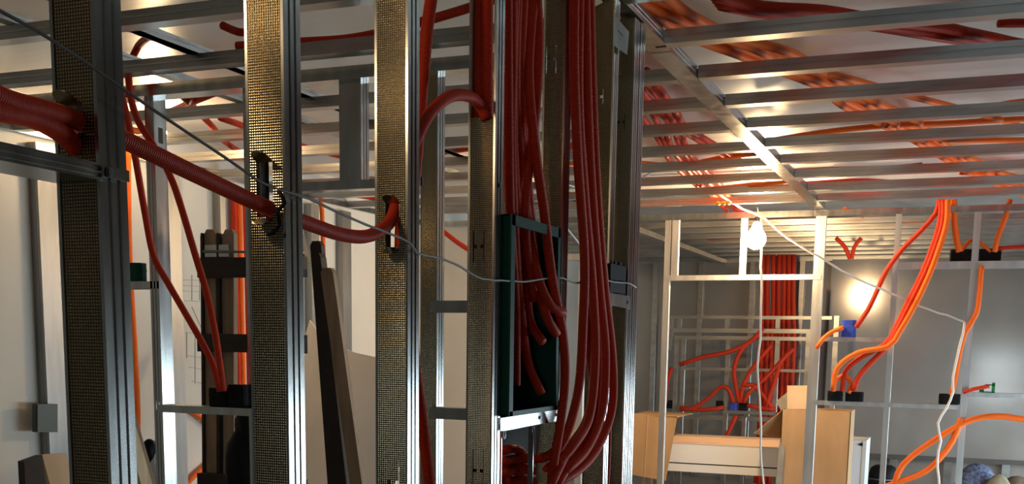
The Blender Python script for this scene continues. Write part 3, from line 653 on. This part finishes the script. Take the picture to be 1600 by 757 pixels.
fc('orange conduit beside the right-hand far stud, ending in the single black box', (1534, 416), (1532, 440), (1526, 490), (1508, 520), (1498, 560), (1492, 596), (1486, 618), r=.018)
fc('red-orange conduit reaching the small green piece', (1505, 614), (1520, 609), (1534, 606), (1546, 604), r=.014, m=RED)
fc('large orange conduit loop low in the right bay', (1680, 664), (1600, 656), (1560, 651), (1520, 656), (1480, 676), (1440, 702), (1410, 728), (1398, 756), (1396, 790), r=.022)
fc('orange conduit sweeping down to the black bucket', (1502, 655), (1488, 690), (1470, 715), (1445, 738), (1410, 752), (1380, 762), r=.022)
fc('orange conduit leaving the blue box to the left', (1318, 512), (1302, 518), (1288, 528), (1276, 545), r=.016)
fc('dark red conduit pair end hanging at the far ceiling', (1306, 372), (1320, 386), (1328, 405), r=.018, m=RED, y=10.5)
fc('dark red conduit end hanging beside its twin at the far ceiling', (1346, 372), (1335, 386), (1331, 405), r=.018, m=RED, y=10.5)
czc('orange conduit lying above the far room joists', (1320, 328), (1360, 340), (1402, 345), (1440, 344), z=1.06, r=.022)
czc('dark red conduit above the joists right behind the bulb', (1100, 372), (1180, 366), (1260, 362), z=1.06, r=.03, m=RED)

# dark conduit curtain and tangle in the back room
YC = 12.6
GT = 'dark red conduits of the curtain on the back wall'
for i, px in enumerate((1192, 1200, 1208, 1218, 1225, 1233, 1241)):
    a = random.uniform(-2, 2)
    conduit(path('y', YC, (px, 398), (px+a, 460), (px-a-2, 540), (px-4, 600), (px-6, 760)), f'dark red conduit of the curtain on the back wall, {ordn[i]} from its left edge', GT, r=.026, m=RED, n=8, step=.15)
for i, px in enumerate((1196, 1212, 1229)):
    conduit(path('y', YC+.15, (px+4, 398), (px, 520), (px-8, 640), (px-16, 760)), f'dark red conduit behind the curtain on the back wall, {ordn[i]} from the left', GT, r=.024, m=RED, n=8, step=.15)
tang = [('dark red conduit sagging left from the curtain to the niche post', [(1192, 512), (1176, 532), (1140, 550), (1100, 558), (1062, 570)]),
        ('dark red conduit curving down left onto the socket cluster', [(1190, 520), (1160, 545), (1147, 575), (1150, 605), (1155, 630)]),
        ('dark red conduit slanting onto the socket cluster from upper right', [(1205, 540), (1180, 570), (1162, 600), (1157, 630)]),
        ('dark red conduit curving steeply onto the right of the socket cluster', [(1225, 560), (1195, 592), (1172, 612), (1162, 630)]),
        ('dark red conduit arch left of the socket cluster', [(1146, 630), (1140, 612), (1128, 604), (1110, 620), (1084, 638), (1062, 640)]),
        ('dark red conduit running level along the niche bottom', [(1130, 637), (1100, 641), (1062, 638)]),
        ('dark red conduit curl right of the socket cluster', [(1160, 604), (1176, 602), (1192, 618), (1206, 638)]),
        ('dark red conduit running level right of the socket cluster', [(1168, 634), (1190, 638), (1212, 640)]),
        ('dark red conduit slanting down below the niche rail', [(1150, 650), (1140, 672), (1125, 700)]),
        ('dark red conduit bending into the left black socket of the niche', [(1049, 575), (1042, 600), (1040, 630)]),
        ('dark red conduit slanting behind the tall stud of the niche', [(1240, 545), (1220, 565), (1214, 585), (1196, 640)])]
for lb, a in tang: conduit(path('y', YN-.03, *a), lb, r=.023, m=RED, n=8, step=.08)

# ================================================================== cables
cable(path('x', -.975, (-40, -6), (0, 17), (60, 50), (120, 88), (180, 130), (240, 172), (300, 212), (360, 252), (410, 286), (455, 302), (466, 304)), 'thin grey-brown cable slanting down from the top left corner to the second stud', r=.0021, m='dark cable')
cable(path('x', -.982, (458, 302), (470, 306), (500, 318), (540, 338), (575, 352), (610, 366), (640, 380), (652, 395), (690, 405), (720, 418), (745, 433), (765, 437), (785, 439), (820, 440), (850, 436), (880, 435), (896, 442), (920, 441), (940, 438), (960, 441), (985, 444), (994, 450)),
      'light grey twisted cable strung across the studs at mid height to the end stud', r=.0024, m='grey cable', jit=.0009, step=.03)
cable(path('y', 1.515, (436, 300, 1.50), (445, 318, 1.50), (434, 330, 1.50), (438, 352, 1.50), (425, 364, 1.50), (418, 366, 1.50)), 'black cable tie dangling at the hole of the second stud', r=.0035, m='black plastic', step=.01)
YW = 8.28
cable([at(1004, 278, 'y', 6.9), at(1020, 268, 'y', 6.9), at(1050, 257, 'y', 7.0), at(1078, 254, 'y', 7.2), at(1098, 276, 'y', 7.5), at(1130, 308, 'y', 7.9), at(1160, 326, 'y', 8.2), at(1190, 338, 'y', YW), at(1230, 372, 'y', YW), at(1290, 408, 'y', YW), at(1340, 436, 'y', YW+.1), at(1400, 462, 'y', YF-.03), at(1450, 484, 'y', YF-.03), at(1480, 493, 'y', YF-.02), at(1508, 504, 'y', YF-.01)],
      'white cable running past the bulb and sagging right to the far stud', r=.008, m='white cable', step=.06, jit=.003)
cable(path('y', YW, (1190, 334), (1189, 400), (1190, 470), (1188, 530), (1184, 575), (1186, 620), (1189, 660), (1188, 700), (1194, 760), (1198, 800)), 'long white cable hanging straight down in the bulb doorway', r=.009, m='white cable', step=.08, jit=.004)
cable(path('y', YF-.08, (1508, 504), (1500, 540), (1489, 590), (1490, 612), (1478, 640), (1466, 662), (1470, 690), (1464, 720), (1468, 760), (1470, 800)), 'white cable hanging over the single black box in the right bay', r=.009, m='white cable', step=.06, jit=.003)
cable(path('x', -1.6, (840, 284), (872, 286), (890, 290), (912, 296)), 'short white cable seen behind the hanging conduits', r=.004, m='white cable')
cable([Vector((-1.6, 4.33, ZC-.001))]+path('x', -1.6, (842, 200), (856, 306), (872, 336), (888, 360), (906, 384), (914, 410)), 'white cable slanting behind the hanging conduits', r=.004, m='white cable')

# ================================================================== the green box
bz = {'t': pz(.293), 'b': pz(-.172)}; y0, y1 = 2.412, 2.745; D = .105; x1 = -.985; x0 = x1-D
root = empty('distribution_box', (x0, y0, bz['b']), 'open dark green flush box full of red conduits between two studs', 'electrical box')
m = MB()
m.box((x0, y0, bz['b']), (x0+.004, y1, bz['t'])); m.box((x0, y0, bz['b']), (x1, y0+.004, bz['t'])); m.box((x0, y1-.004, bz['b']), (x1, y1, bz['t'])); m.box((x0, y0, bz['b']), (x1, y1, bz['b']+.004))
m.box((x1-.03, y0, bz['t']-.004), (x1, y1, bz['t']))     # only the front lip of the top is left
part(m, 'housing', 'dark green plastic', root)
m = MB(); rw = .022
m.box((x1, y0-.002, bz['b']), (x1+.006, y0+rw, bz['t'])); m.box((x1, y1-rw*.7, bz['b']), (x1+.006, y1+.002, bz['t'])); m.box((x1, y0, bz['t']-.024), (x1+.006, y1, bz['t'])); m.box((x1, y0, bz['b']), (x1+.006, y1, bz['b']+.012))
part(m, 'rim', 'dark green plastic', root)
m = MB(); m.box((x0+.006, y0+.10, pz(.02)), (x0+.010, y0+.14, pz(.06))); part(m, 'terminal_plate', 'ceramic', root, label='small pale plate inside the box')
m = MB(); m.box((x0+.006, y0+.03, pz(-.05)), (x0+.014, y1-.03, pz(-.042))); part(m, 'mounting_rail', 'screw steel', root)
# noggin that carries the box
za = at(775, 656, 'x', -.99).z; zb_ = at(775, 682, 'x', -.99).z
mb = MB(); channel_mb(mb, (SIDE+.004, 2.40, bz['b']-.003), .43, Y, -X, -Z, w=.078, fl=.03, knurled=False, lip=0, grooves=0)
bn = tag(mb.build('noggin', 'galvanised steel', loc=(SIDE, 2.40, bz['b'])), 'bright galvanised crossrail right under the green box', 'rail'); bn['_o'] = (0, 0, 0)
screw(bn, (SIDE+.005, 2.66, bz['b']-.016), X, r=.005); screw(bn, (SIDE+.005, 2.79, bz['b']-.016), X, r=.005)
# open frame under it; an added dark sheet supplies the gap's shade
m = MB(); za = bz['b']-.036
root = empty('shade_sheet_frame', (SIDE-.02, 2.47, 0.004), 'thin bright edge strips under the green box with dark sheet added as shade', 'panel')
m.box((SIDE-.155, 2.66, .004), (SIDE-.15, 3.14, za+.05)); part(m, 'board', 'black plastic', root)  # added sheet, black to darken the open gap
for yy in (2.47, 2.686):
    m = MB(); m.box((SIDE-.036, yy, .004), (SIDE-.022, yy+.003, za)); part(m, 'edge_strip', 'galvanised steel', root)
    m = MB(); c = Vector((SIDE-.02, yy+(.012 if yy < 2.5 else -.009), za-.012)); m.tube([c+Vector((0, .007*math.cos(a), .011*math.sin(a))) for a in [2*math.pi*k/14 for k in range(15)]], .0014, 6, cap=False); part(m, 'hanging_loop', 'galvanised steel', root, smooth=True)
m = MB(); m.box((SIDE-.036, 2.47, za-.004), (SIDE-.024, 2.69, za)); part(m, 'top_strip', 'galvanised steel', root)

# ================================================================== small boxes
def jbox(p, sx, sy, sz, label, m='black plastic', group=None, slots=True, name='junction_box'):
    """installation box with rounded rim, standing with its bottom centre at p"""
    p = Vector(p); root = empty(name, p, label, 'electrical box', group); mb = MB()
    n = 20; prof = []
    for zz, k in ((0, .94), (.004, 1), (sz*.55, 1), (sz*.56, 1.03), (sz*.66, 1.03), (sz*.67, 1), (sz*.98, 1), (sz, .95)): prof.append((zz, k))
    e = 5; b = []
    for zz, k in prof:
        ring = []
        for i in range(n):
            a = 2*math.pi*i/n+math.pi/n; ca, sa = math.cos(a), math.sin(a); q = (abs(ca)**e+abs(sa)**e)**(-1/e)
            ring.append(p+Vector((ca*q*sx/2*k, sa*q*sy/2*k, zz)))
        b.append(ring)
    vs = [v for r in b for v in r]; fs = []
    for i in range(len(b)-1):
        for k in range(n): fs.append((i*n+k, i*n+(k+1) % n, (i+1)*n+(k+1) % n, (i+1)*n+k))
    fs.append(tuple(range(n))[::-1]); fs.append(tuple((len(b)-1)*n+k for k in range(n)))
    mb.add(vs, fs); part(mb, 'body', m, root)
    if slots:
        for s_ in (-.25, .25):
            mb = MB(); c = p+Vector((s_*sx, -sy/2-.002, sz*.5)); mb.tube([c, c+Vector((0, .006, 0))], min(sx, sz)*.14, 10); part(mb, 'knockout', m, root)
    return root
g = 'black boxes on the far wall shelf rails'
q = at(1304, 630, 'y', YF+.0); jbox((q.x, YF+.02, ZR2+.001), .11, .06, .075, 'left black box on the shelf rail, under the orange conduits', group=g)
q = at(1330, 630, 'y', YF+.0); jbox((q.x+.02, YF+.02, ZR2+.001), .13, .06, .072, 'right black box on the shelf rail, under the orange conduits', group=g)
q = at(1483, 630, 'y', YF+.0); jbox((q.x, YF+.02, ZR2+.003), .145, .06, .075, 'single black box on the shelf rail left of the right-hand stud', group=g)
for px, s_ in ((1501, 'left'), (1546, 'right')):
    q = at(px, 408, 'y', YF); jbox((q.x, YF+.085, ZR4+.003), .15, .05, .085, f'{s_} one of the twin black boxes on the high rail', group='twin black boxes')
q = at(1325, 527, 'y', YF); jbox((q.x, YF+.02, ZR1+.001), .105, .06, .125, 'blue box standing on the short shelf rail', m='blue plastic')
q = at(1542, 614, 'y', YF); m = MB(); c = Vector((q.x, YF+.02, ZR3+.002))
m.box(c+Vector((-.05, -.03, 0)), c+Vector((.05, .02, .006))); m.box(c+Vector((.03, -.03, 0)), c+Vector((.05, .02, .07))); m.box(c+Vector((-.015, -.03, .05)), c+Vector((.05, .02, .058))); m.box(c+Vector((-.05, -.01, 0)), c+Vector((-.02, .02, .03)))
tag(m.build('mounting_clip', 'green plastic', loc=c), 'small green plastic piece on the shelf rail at the right edge', 'clip')
q = at(344, 637, 'y', YM-.03); jbox((q.x, YM-.02, zs+.001), .095, .06, .075, 'left black box on the low shelf rail in front of the ladder', group='black boxes in front of the ladder')
q = at(371, 637, 'y', YM-.03); jbox((q.x+.005, YM-.02, zs+.001), .085, .06, .09, 'right black box on the low shelf rail in front of the ladder', group='black boxes in front of the ladder')
q = at(205, 438, 'y', YM); jbox((q.x, YM+.03, at(220, 438, 'y', YM-.08).z+.001), .085, .05, .075, 'small dark green box on the short rail beside the nearest stud', m='dark green plastic')
q = bx(1132, 643, YN); jbox((q.x-.05, YN+.03, bx(1160, 643, YN).z+.001), .10, .06, .10, 'left dark socket box of the niche cluster', group='socket boxes in the niche')
q = bx(1145, 643, YN); jbox((q.x, YN+.03, bx(1160, 643, YN).z+.001), .09, .06, .09, 'blue socket box in the middle of the niche cluster', m='blue plastic')
q = bx(1160, 643, YN); jbox((q.x, YN+.03, bx(1160, 643, YN).z+.001), .09, .06, .09, 'right dark socket box of the niche cluster', group='socket boxes in the niche')
q = bx(1042, 636, YN); jbox((q.x, YN+.04, q.z-.02), .11, .06, .09, 'dark socket box beside the left niche post', group='socket boxes in the niche')
# black box and bracket on the end stud
y0 = at(955, 430, 'x', -.99).y; y1 = at(979, 430, 'x', -.99).y; zt = at(966, 408, 'x', -.99).z; zb = at(966, 458, 'x', -.99).z
root = empty('junction_box', (-1.0, y0, zb), 'small black box fixed between the last two studs of the near wall', 'electrical box')
m = MB(); m.box((-1.045, y0, zb), (-.992, y1, zt-.012)); part(m, 'body', 'black plastic', root)
for t_ in (.2, .5, .8):
    m = MB(); yy = y0+(y1-y0)*t_; m.box((-1.03, yy-.012, zt-.012), (-1.0, yy+.012, zt)); part(m, 'clip', 'black plastic', root)
m = MB(); zz = zb-.004
ya, yb = at(948, 465, 'x', -.99).y, at(988, 465, 'x', -.99).y
m.slab([(-.998, ya, zz+.002), (-.998, yb, zz-.002), (-.998, yb, zz-.040), (-.998, ya, zz-.034)], (.0018, 0, 0)); m.slab([(-.998, ya, zz), (-1.05, ya, zz), (-1.05, yb, zz), (-.998, yb, zz)], (0, 0, .0015))
br = tag(m.build('bracket', 'galvanised steel', loc=(-1.0, ya, zz)), 'bright metal bracket under the black box of the end stud', 'bracket'); br['_o'] = (0, 0, 0)
screw(br, (-.996, yb-.03, zz-.02), X, r=.006); screw(br, (-.996, ya+.02, zz-.02), X, r=.006)
# tag on the top track
m = MB(); xt = -.985
p = [at(959, 22, 'x', xt), at(983, 50, 'x', xt), at(980, 86, 'x', xt), at(958, 70, 'x', xt)]
m.slab(p, (-.0006, 0, 0))
root = empty('paper_tag', p[0], 'off-white paper tag hanging from the end of the near wall track', 'tag')
part(m, 'tag', 'paper', root)
m = MB(); m.tube([at(966, 48, 'x', xt+.001), at(970, 52, 'x', xt+.001), at(973, 57, 'x', xt+.001)], .0012, 5); part(m, 'pen_mark', 'ink', root)
m = MB(); m.slab([at(915, 2, 'x', -.98), at(935, -8, 'x', -.98), at(942, 4, 'x', -.98), at(922, 14, 'x', -.98)], (-.01, 0, 0))
tag(m.build('wood_block', 'pale wood'), 'pale wooden scrap on the top track at the top edge', 'wood')
m = MB(); c = at(1032, 45, 'z', 1.06); m.slab([c+Vector(v) for v in ((-.015, 0, -.06), (.022, 0, -.06), (.018, 0, -.02), (-.004, 0, .03), (-.014, 0, 0))], (0, .004, 0))
tag(m.build('joist_clip', 'black plastic'), 'black pointed clip standing on the joist at the start of the long beam', 'clip')

# ================================================================== wooden ladder and boards
YL = 4.4
ft = lambda px, py: at(px, py, 'y', YL)
root = empty('step_ladder', (ft(345, 600).x, YL, 0), 'old wooden step ladder behind the low shelf rail in the left room', 'ladder')
def to_floor(a, b):                           # extend the line a-b down to the floor
    t_ = (a.z-.0)/(a.z-b.z); return a+(b-a)*t_
def rail(p0, p1, w, d, mat_, name='rail', y=0, lb=None):
    a = ft(*p0)+Vector((0, y, 0)); b = to_floor(a, ft(*p1)+Vector((0, y, 0))); m = MB()
    m.bar(a, b, X, w, Y, d); e = a+Z*.012; m.hexa([a+Vector(v) for v in ((-w/2, -d/2, 0), (w/2, -d/2, 0), (w/2, d/2, 0), (-w/2, d/2, 0), (-w*.3, -d/2, .02), (w*.3, -d/2, .02), (w*.3, d/2, .02), (-w*.3, d/2, .02))])
    part(m, name, mat_, root, label=lb)
rail((331, 366), (333, 757), .062, .03, 'weathered wood')
rail((358, 366), (358, 757), .06, .03, 'weathered wood', y=.01)
rail((320, 372), (323, 757), .014, .05, 'dark and shaded wood', 'rail_edge')
rail((345, 372), (346, 757), .012, .05, 'dark and shaded wood', 'rail_edge')
rail((495, 424), (541, 757), .066, .03, 'weathered wood', y=.1, lb='pale leaning rear rail')
rail((470, 380), (498, 757), .06, .03, 'dark and shaded wood', y=.14)
rail((476, 400), (517, 757), .05, .05, 'dark and shaded wood', y=.12, name='rail_edge')
rail((473, 366), (474, 412), .06, .03, 'weathered wood', y=-.02) if False else None
a, b = ft(466, 366), ft(482, 412); m = MB(); m.hexa([Vector((a.x, YL-.02, b.z)), Vector((b.x, YL-.02, b.z)), Vector((b.x, YL+.02, b.z)), Vector((a.x, YL+.02, b.z)), Vector((a.x, YL-.02, a.z)), Vector((b.x-.03, YL-.02, a.z)), Vector((b.x-.03, YL+.02, a.z)), Vector((a.x, YL+.02, a.z))]); part(m, 'top_block', 'weathered wood', root)
for yt, yb_ in ((405, 434), (522, 553), (738, 768)):
    a, b = ft(320, yt), ft(484, yb_); m = MB(); m.box((a.x, YL-.06, b.z), (b.x, YL-.018, a.z)); part(m, 'rung', 'dark and shaded wood', root)
a, b = ft(325, 384), ft(362, 402); m = MB(); m.box((a.x, YL-.025, b.z), (b.x, YL-.016, a.z)); part(m, 'hinge_plate', 'galvanised steel', root)
m = MB(); m.tube([ft(324, 394)+Vector((0, -.03, 0)), ft(480, 396)+Vector((0, -.03, 0))], .006, 8); part(m, 'tie_rod', 'screw steel', root)
# cream panel leaning
YP = 5.9
top = [(476, 500), (505, 527), (530, 540), (560, 551), (590, 558), (625, 566), (662, 572)]
m = MB(); n = len(top); fr = [at(px, py, 'y', YP) for px, py in top]
for i in range(n-1):
    a, b = fr[i], fr[i+1]
    def bow(p, z): return Vector((p.x, YP-.8*(1-z/1.5)+.06*math.sin(p.x*4), z))
    zs_ = [0, .25, .5, .75, 1]
    for j in range(4):
        q = [bow(a, a.z*zs_[j]), bow(b, b.z*zs_[j]), bow(b, b.z*zs_[j+1]), bow(a, a.z*zs_[j+1])]
        m.hexa([q[0], q[1], q[1]+Y*.012, q[0]+Y*.012, q[3], q[2], q[2]+Y*.012, q[3]+Y*.012])
tag(m.build('leaning_panel', 'cream panel'), 'large cream sheet leaning in the left room right of the ladder', 'panel')
# bottom left odds and ends
m = MB(); x_ = XL+.35
p = [at(66, 711, 'x', x_), at(104, 709, 'x', x_)]; q = [to_floor(p[0], at(80, 765, 'x', x_)), Vector((p[1].x, p[1].y+.15, 0))]
m.slab([p[0], p[1], q[1], q[0]], (-.02, 0, 0)); tag(m.build('offcut_board', 'pale cardboard'), 'pale board offcut standing at the bottom left behind the nearest stud', 'board')
m = MB(); x_ = XL+.42
p = [at(38, 722, 'x', x_), at(66, 712, 'x', x_)]; q = [Vector((x_, p[0].y, 0)), Vector((x_, p[1].y+.1, 0))]
m.slab([p[0], p[1], q[1], q[0]], (-.04, 0, 0)); tag(m.build('offcut_board', 'dark and shaded wood'), 'dark rough board standing left of the pale offcut', 'board')
m = MB(); x_ = -2.6
a0, a1 = at(190, 640, 'x', x_), at(224, 757, 'x', x_); b_ = to_floor(a0, a1); m.bar(a0, b_, Y, .055, X, .03)
tag(m.build('timber_batten', 'pale wood'), 'bright pale timber batten leaning just right of the nearest stud', 'timber')
m = MB(); x_ = -2.64
a0, a1 = at(201, 640, 'x', x_), at(236, 757, 'x', x_); b_ = to_floor(a0, a1); m.bar(a0, b_, Y, .025, X, .025)
tag(m.build('timber_batten', 'weathered wood'), 'thin brown batten leaning along the bright pale one', 'timber')
def blob(c, sx, sy, sz, name, m_, label, cat, seed=1, n=20, amp=.16):
    rnd = random.Random(seed); ph = [rnd.uniform(0, 6.28) for _ in range(6)]; mb = MB(); vs = []; rows = n//2; c = Vector(c)
    for i in range(rows+1):
        th = math.pi*i/rows
        for k in range(n):
            a = 2*math.pi*k/n; d = 1+amp*(math.sin(3*a+ph[0])*math.sin(2*th+ph[1])+.6*math.sin(5*a+ph[2]+3*th)+.4*math.sin(7*th+ph[3]+2*a))*math.sin(th)
            vs.append(c+Vector((sx*math.sin(th)*math.cos(a)*d, sy*math.sin(th)*math.sin(a)*d, -sz*math.cos(th)*(1 if i < rows/2 else 1)*(.9+.1*d))))
    fs = [(i*n+k, i*n+(k+1) % n, (i+1)*n+(k+1) % n, (i+1)*n+k) for i in range(rows) for k in range(n)]
    mb.add(vs, fs); return tag(mb.build(name, m_, smooth=True, loc=c-Z*sz), label, cat)
c = at(382, 720, 'y', 4.15)
root = empty('hanging_bag', (c.x, 4.15, c.z), 'black bag with crumpled top hanging on the ladder by the second stud', 'bag')
def sub_blob(c, sx, sy, sz, name, m_, seed):
    o = blob(c, sx, sy, sz, name, m_, 'x', 'x', seed); del o['label']; del o['category']; o.parent = root; o.location = Vector(o.location)-Vector(root.location); return o
sub_blob(at(380, 735, 'y', 4.15), .085, .06, .20, 'bag_body', 'black plastic', 3); sub_blob(at(384, 665, 'y', 4.15), .045, .04, .09, 'bag_top', 'black plastic', 5)
c = at(244, 735, 'x', -3.2); blob(c, .05, .05, .13, 'plastic_bag', 'clear plastic bag', 'crumpled pale plastic bag hanging beside the pale batten', 'bag', 8)
c = at(234, 706, 'x', -3.2); blob(c, .03, .03, .055, 'black_glove', 'black plastic', 'small black crumpled item beside the pale batten', 'glove', 9)

# ================================================================== cartons and clutter behind the far wall
YX = 9.35
gx = lambda px, py, y=YX: at(px, py, 'y', y)
# long white unit
root = empty('white_unit', gx(1045, 735), 'long white boxed unit lying level behind the bulb doorway', 'appliance')
zt, z1, z2, zb = gx(1130, 697).z, gx(1130, 727).z, gx(1130, 729).z, gx(1130, 741).z; xa_, xb_ = gx(1000, 700).x, gx(1232, 700).x
m = MB(); m.box((xa_, YX, z1), (xb_, YX+.42, zt)); part(m, 'casing', 'white lacquer', root)
m = MB(); m.box((xa_, YX-.004, zb), (xb_, YX+.4, z2)); part(m, 'skirting', 'white lacquer', root)
m = MB(); m.box((xa_, YX+.01, z2), (xb_, YX+.4, z1)); part(m, 'groove', 'black plastic', root)
m = MB(); m.box((xa_, YX-.003, zt), (xb_, YX+.44, zt+.006)); m.box((xa_, YX+.2, zt+.006), (xb_, YX+.44, zt+.05)); part(m, 'lid', 'peach lid', root)
for px in (1010, 1215):
    c = gx(px, 745); m = MB(); m.box((c.x-.04, YX+.02, 0), (c.x+.04, YX+.08, zb)); part(m, 'leg', 'weathered wood', root); m = MB(); m.box((c.x-.04, YX+.32, 0), (c.x+.04, YX+.38, zb)); part(m, 'leg', 'weathered wood', root)
# left cardboard sleeve
m = MB(); a = [gx(984, 648, YX-.12), gx(1058, 652, YX-.12), gx(1040, 752, YX-.12), gx(984, 742, YX-.12)]
root = empty('cardboard_sleeve', a[3], 'brown cardboard sleeve on the left end of the long white unit', 'carton')
m.slab(a, (0, .006, 0)); m.slab([a[0], a[1], a[1]+Vector((0, .6, 0)), a[0]+Vector((0, .6, 0))], (0, 0, -.006)); part(m, 'sleeve', 'cardboard', root)
m = MB(); m.slab([a[0].lerp(a[1], .38)+Y*-.004, a[0].lerp(a[1], .40)+Y*-.004, a[3].lerp(a[2], .42)+Y*-.004, a[3].lerp(a[2], .40)+Y*-.004], (0, .003, 0)); part(m, 'fold_edge', 'pale cardboard', root)
m = MB(); m.slab([gx(870, 672, 8.8), gx(938, 672, 8.8), gx(938, 722, 8.8), gx(870, 722, 8.8)], (0, .5, 0))
tag(m.build('cardboard_box', 'pale cardboard'), 'pale cardboard box seen through the loops of red conduit', 'carton')
c0, c1 = gx(872, 722, 8.8), gx(936, 722, 8.8)
m = MB()
for xx in (c0.x+.03, c1.x-.03):
    for yy in (8.84, 9.24): m.box((xx-.02, yy-.02, 0), (xx+.02, yy+.02, c0.z-.0))
m.box((c0.x, 8.8, c0.z-.03), (c1.x, 9.3, c0.z-.002))
tag(m.build('work_stand', 'weathered wood'), 'low wooden stand under the pale cardboard box', 'stand')
# right open carton
YC2 = 9.0
a, b = gx(1222, 640, YC2), gx(1330, 642, YC2)
root = empty('cardboard_box', (a.x, YC2, 0), 'tall open cardboard box right of the white unit, behind the bright door post', 'carton')
t_ = .006; D_ = .34
m = MB()
m.box((a.x, YC2, .002), (b.x, YC2+t_, a.z)); m.box((a.x, YC2+D_, .002), (b.x, YC2+D_+t_, a.z)); m.box((a.x, YC2, .002), (a.x+t_, YC2+D_, a.z)); m.box((b.x-t_, YC2, .002), (b.x, YC2+D_, a.z)); m.box((a.x, YC2, .002), (b.x, YC2+D_, .008))
part(m, 'carton_body', 'cardboard', root)
m = MB(); q = [gx(1230, 640, YC2+.02), gx(1276, 640, YC2+.02), gx(1276, 603, YC2+.06), gx(1230, 603, YC2+.06)]; m.slab(q, (0, .006, 0)); part(m, 'front_flap', 'pale cardboard', root, label='front flap folded up')
m = MB(); q = [gx(1222, 642, YC2+.02), gx(1178, 678, YC2+.02), gx(1190, 682, YC2+.30), gx(1222, 684, YC2+.30)]; m.slab(q, (0, .004, .004)); part(m, 'side_flap', 'cardboard', root, label='side flap folded down to the left')
m = MB(); q = [gx(1212, 628, YC2+.15), gx(1232, 612, YC2+.15), gx(1236, 640, YC2+.15), gx(1224, 648, YC2+.15)]; m.slab(q, (0, .005, 0)); part(m, 'packing_paper', 'paper', root)
m = MB(); q = [gx(1218, 690, YC2-.02), gx(1226, 700, YC2-.02), gx(1222, 757, YC2-.02), gx(1212, 757, YC2-.02)]; m.slab(q, (0, .01, 0)); part(m, 'torn_edge', 'paper', root)
# white cabinet edge
a, b = gx(1328, 688, 9.5), gx(1350, 760, 9.5)
root = empty('white_cabinet', (a.x, 9.5, 0), 'narrow white cabinet side showing right of the cardboard box', 'cabinet')
m = MB(); m.box((a.x-.05, 9.5, .002), (b.x, 9.9, a.z)); part(m, 'side_panel', 'white lacquer', root)
m = MB(); m.box((b.x-.03, 9.492, .002), (b.x-.0, 9.5, a.z)); part(m, 'front_edge', 'ceramic', root)
m = MB(); m.slab([gx(1340, 696, 9.49), gx(1348, 692, 9.49), gx(1348, 698, 9.49)], (0, .003, 0)); part(m, 'corner_cutout', 'black plastic', root)
# bucket, bundle, cloths
c = gx(1379, 757, 10.2); R = (gx(1402, 757, 10.2)-gx(1356, 757, 10.2)).x/2; zt = gx(1379, 727, 10.2).z
root = empty('black_bucket', (c.x, 10.2, 0), 'upturned black rubber bucket on the floor of the right bay', 'bucket'); m = MB()
m.lathe((c.x, 10.2, 0), [(R*1.12, 0), (R*1.1, .02), (R*1.02, zt*.5), (R*.98, zt-.08), (R*.86, zt-.025), (R*.6, zt-.004), (.001, zt)], 28); part(m, 'bucket_body', 'black plastic', root, smooth=True)
m = MB(); m.tube([Vector((c.x+R*1.04*math.cos(a_), 10.2-R*1.04*math.sin(a_), zt-.12)) for a_ in [math.pi*k/18 for k in range(19)]], .008, 6); part(m, 'handle', 'screw steel', root, smooth=True)
c = gx(1525, 757, 10.6); rz = gx(1525, 724, 10.6).z
blob((c.x, 10.6, rz/2), .19, .17, rz/2, 'cloth_bundle', 'blue patterned cloth', 'blue and white patterned round bundle behind the right-hand stud', 'bundle', 11, n=28, amp=.05)
c = gx(1560, 757, 10.4); rz = gx(1562, 742, 10.4).z
blob((c.x, 10.4, rz/2), .13, .13, rz/2, 'cloth_heap', 'olive cloth', 'olive cloth heap right of the blue patterned bundle', 'cloth', 12, amp=.12)
c = gx(1590, 757, 10.7); rz = gx(1590, 744, 10.7).z
blob((c.x, 10.7, rz/2), .18, .16, rz/2, 'cloth_heap', 'brown cloth', 'brown cloth heap in the bottom right corner', 'cloth', 13, amp=.12)
for o in bpy.data.objects:
    if '_o' in o: del o['_o']
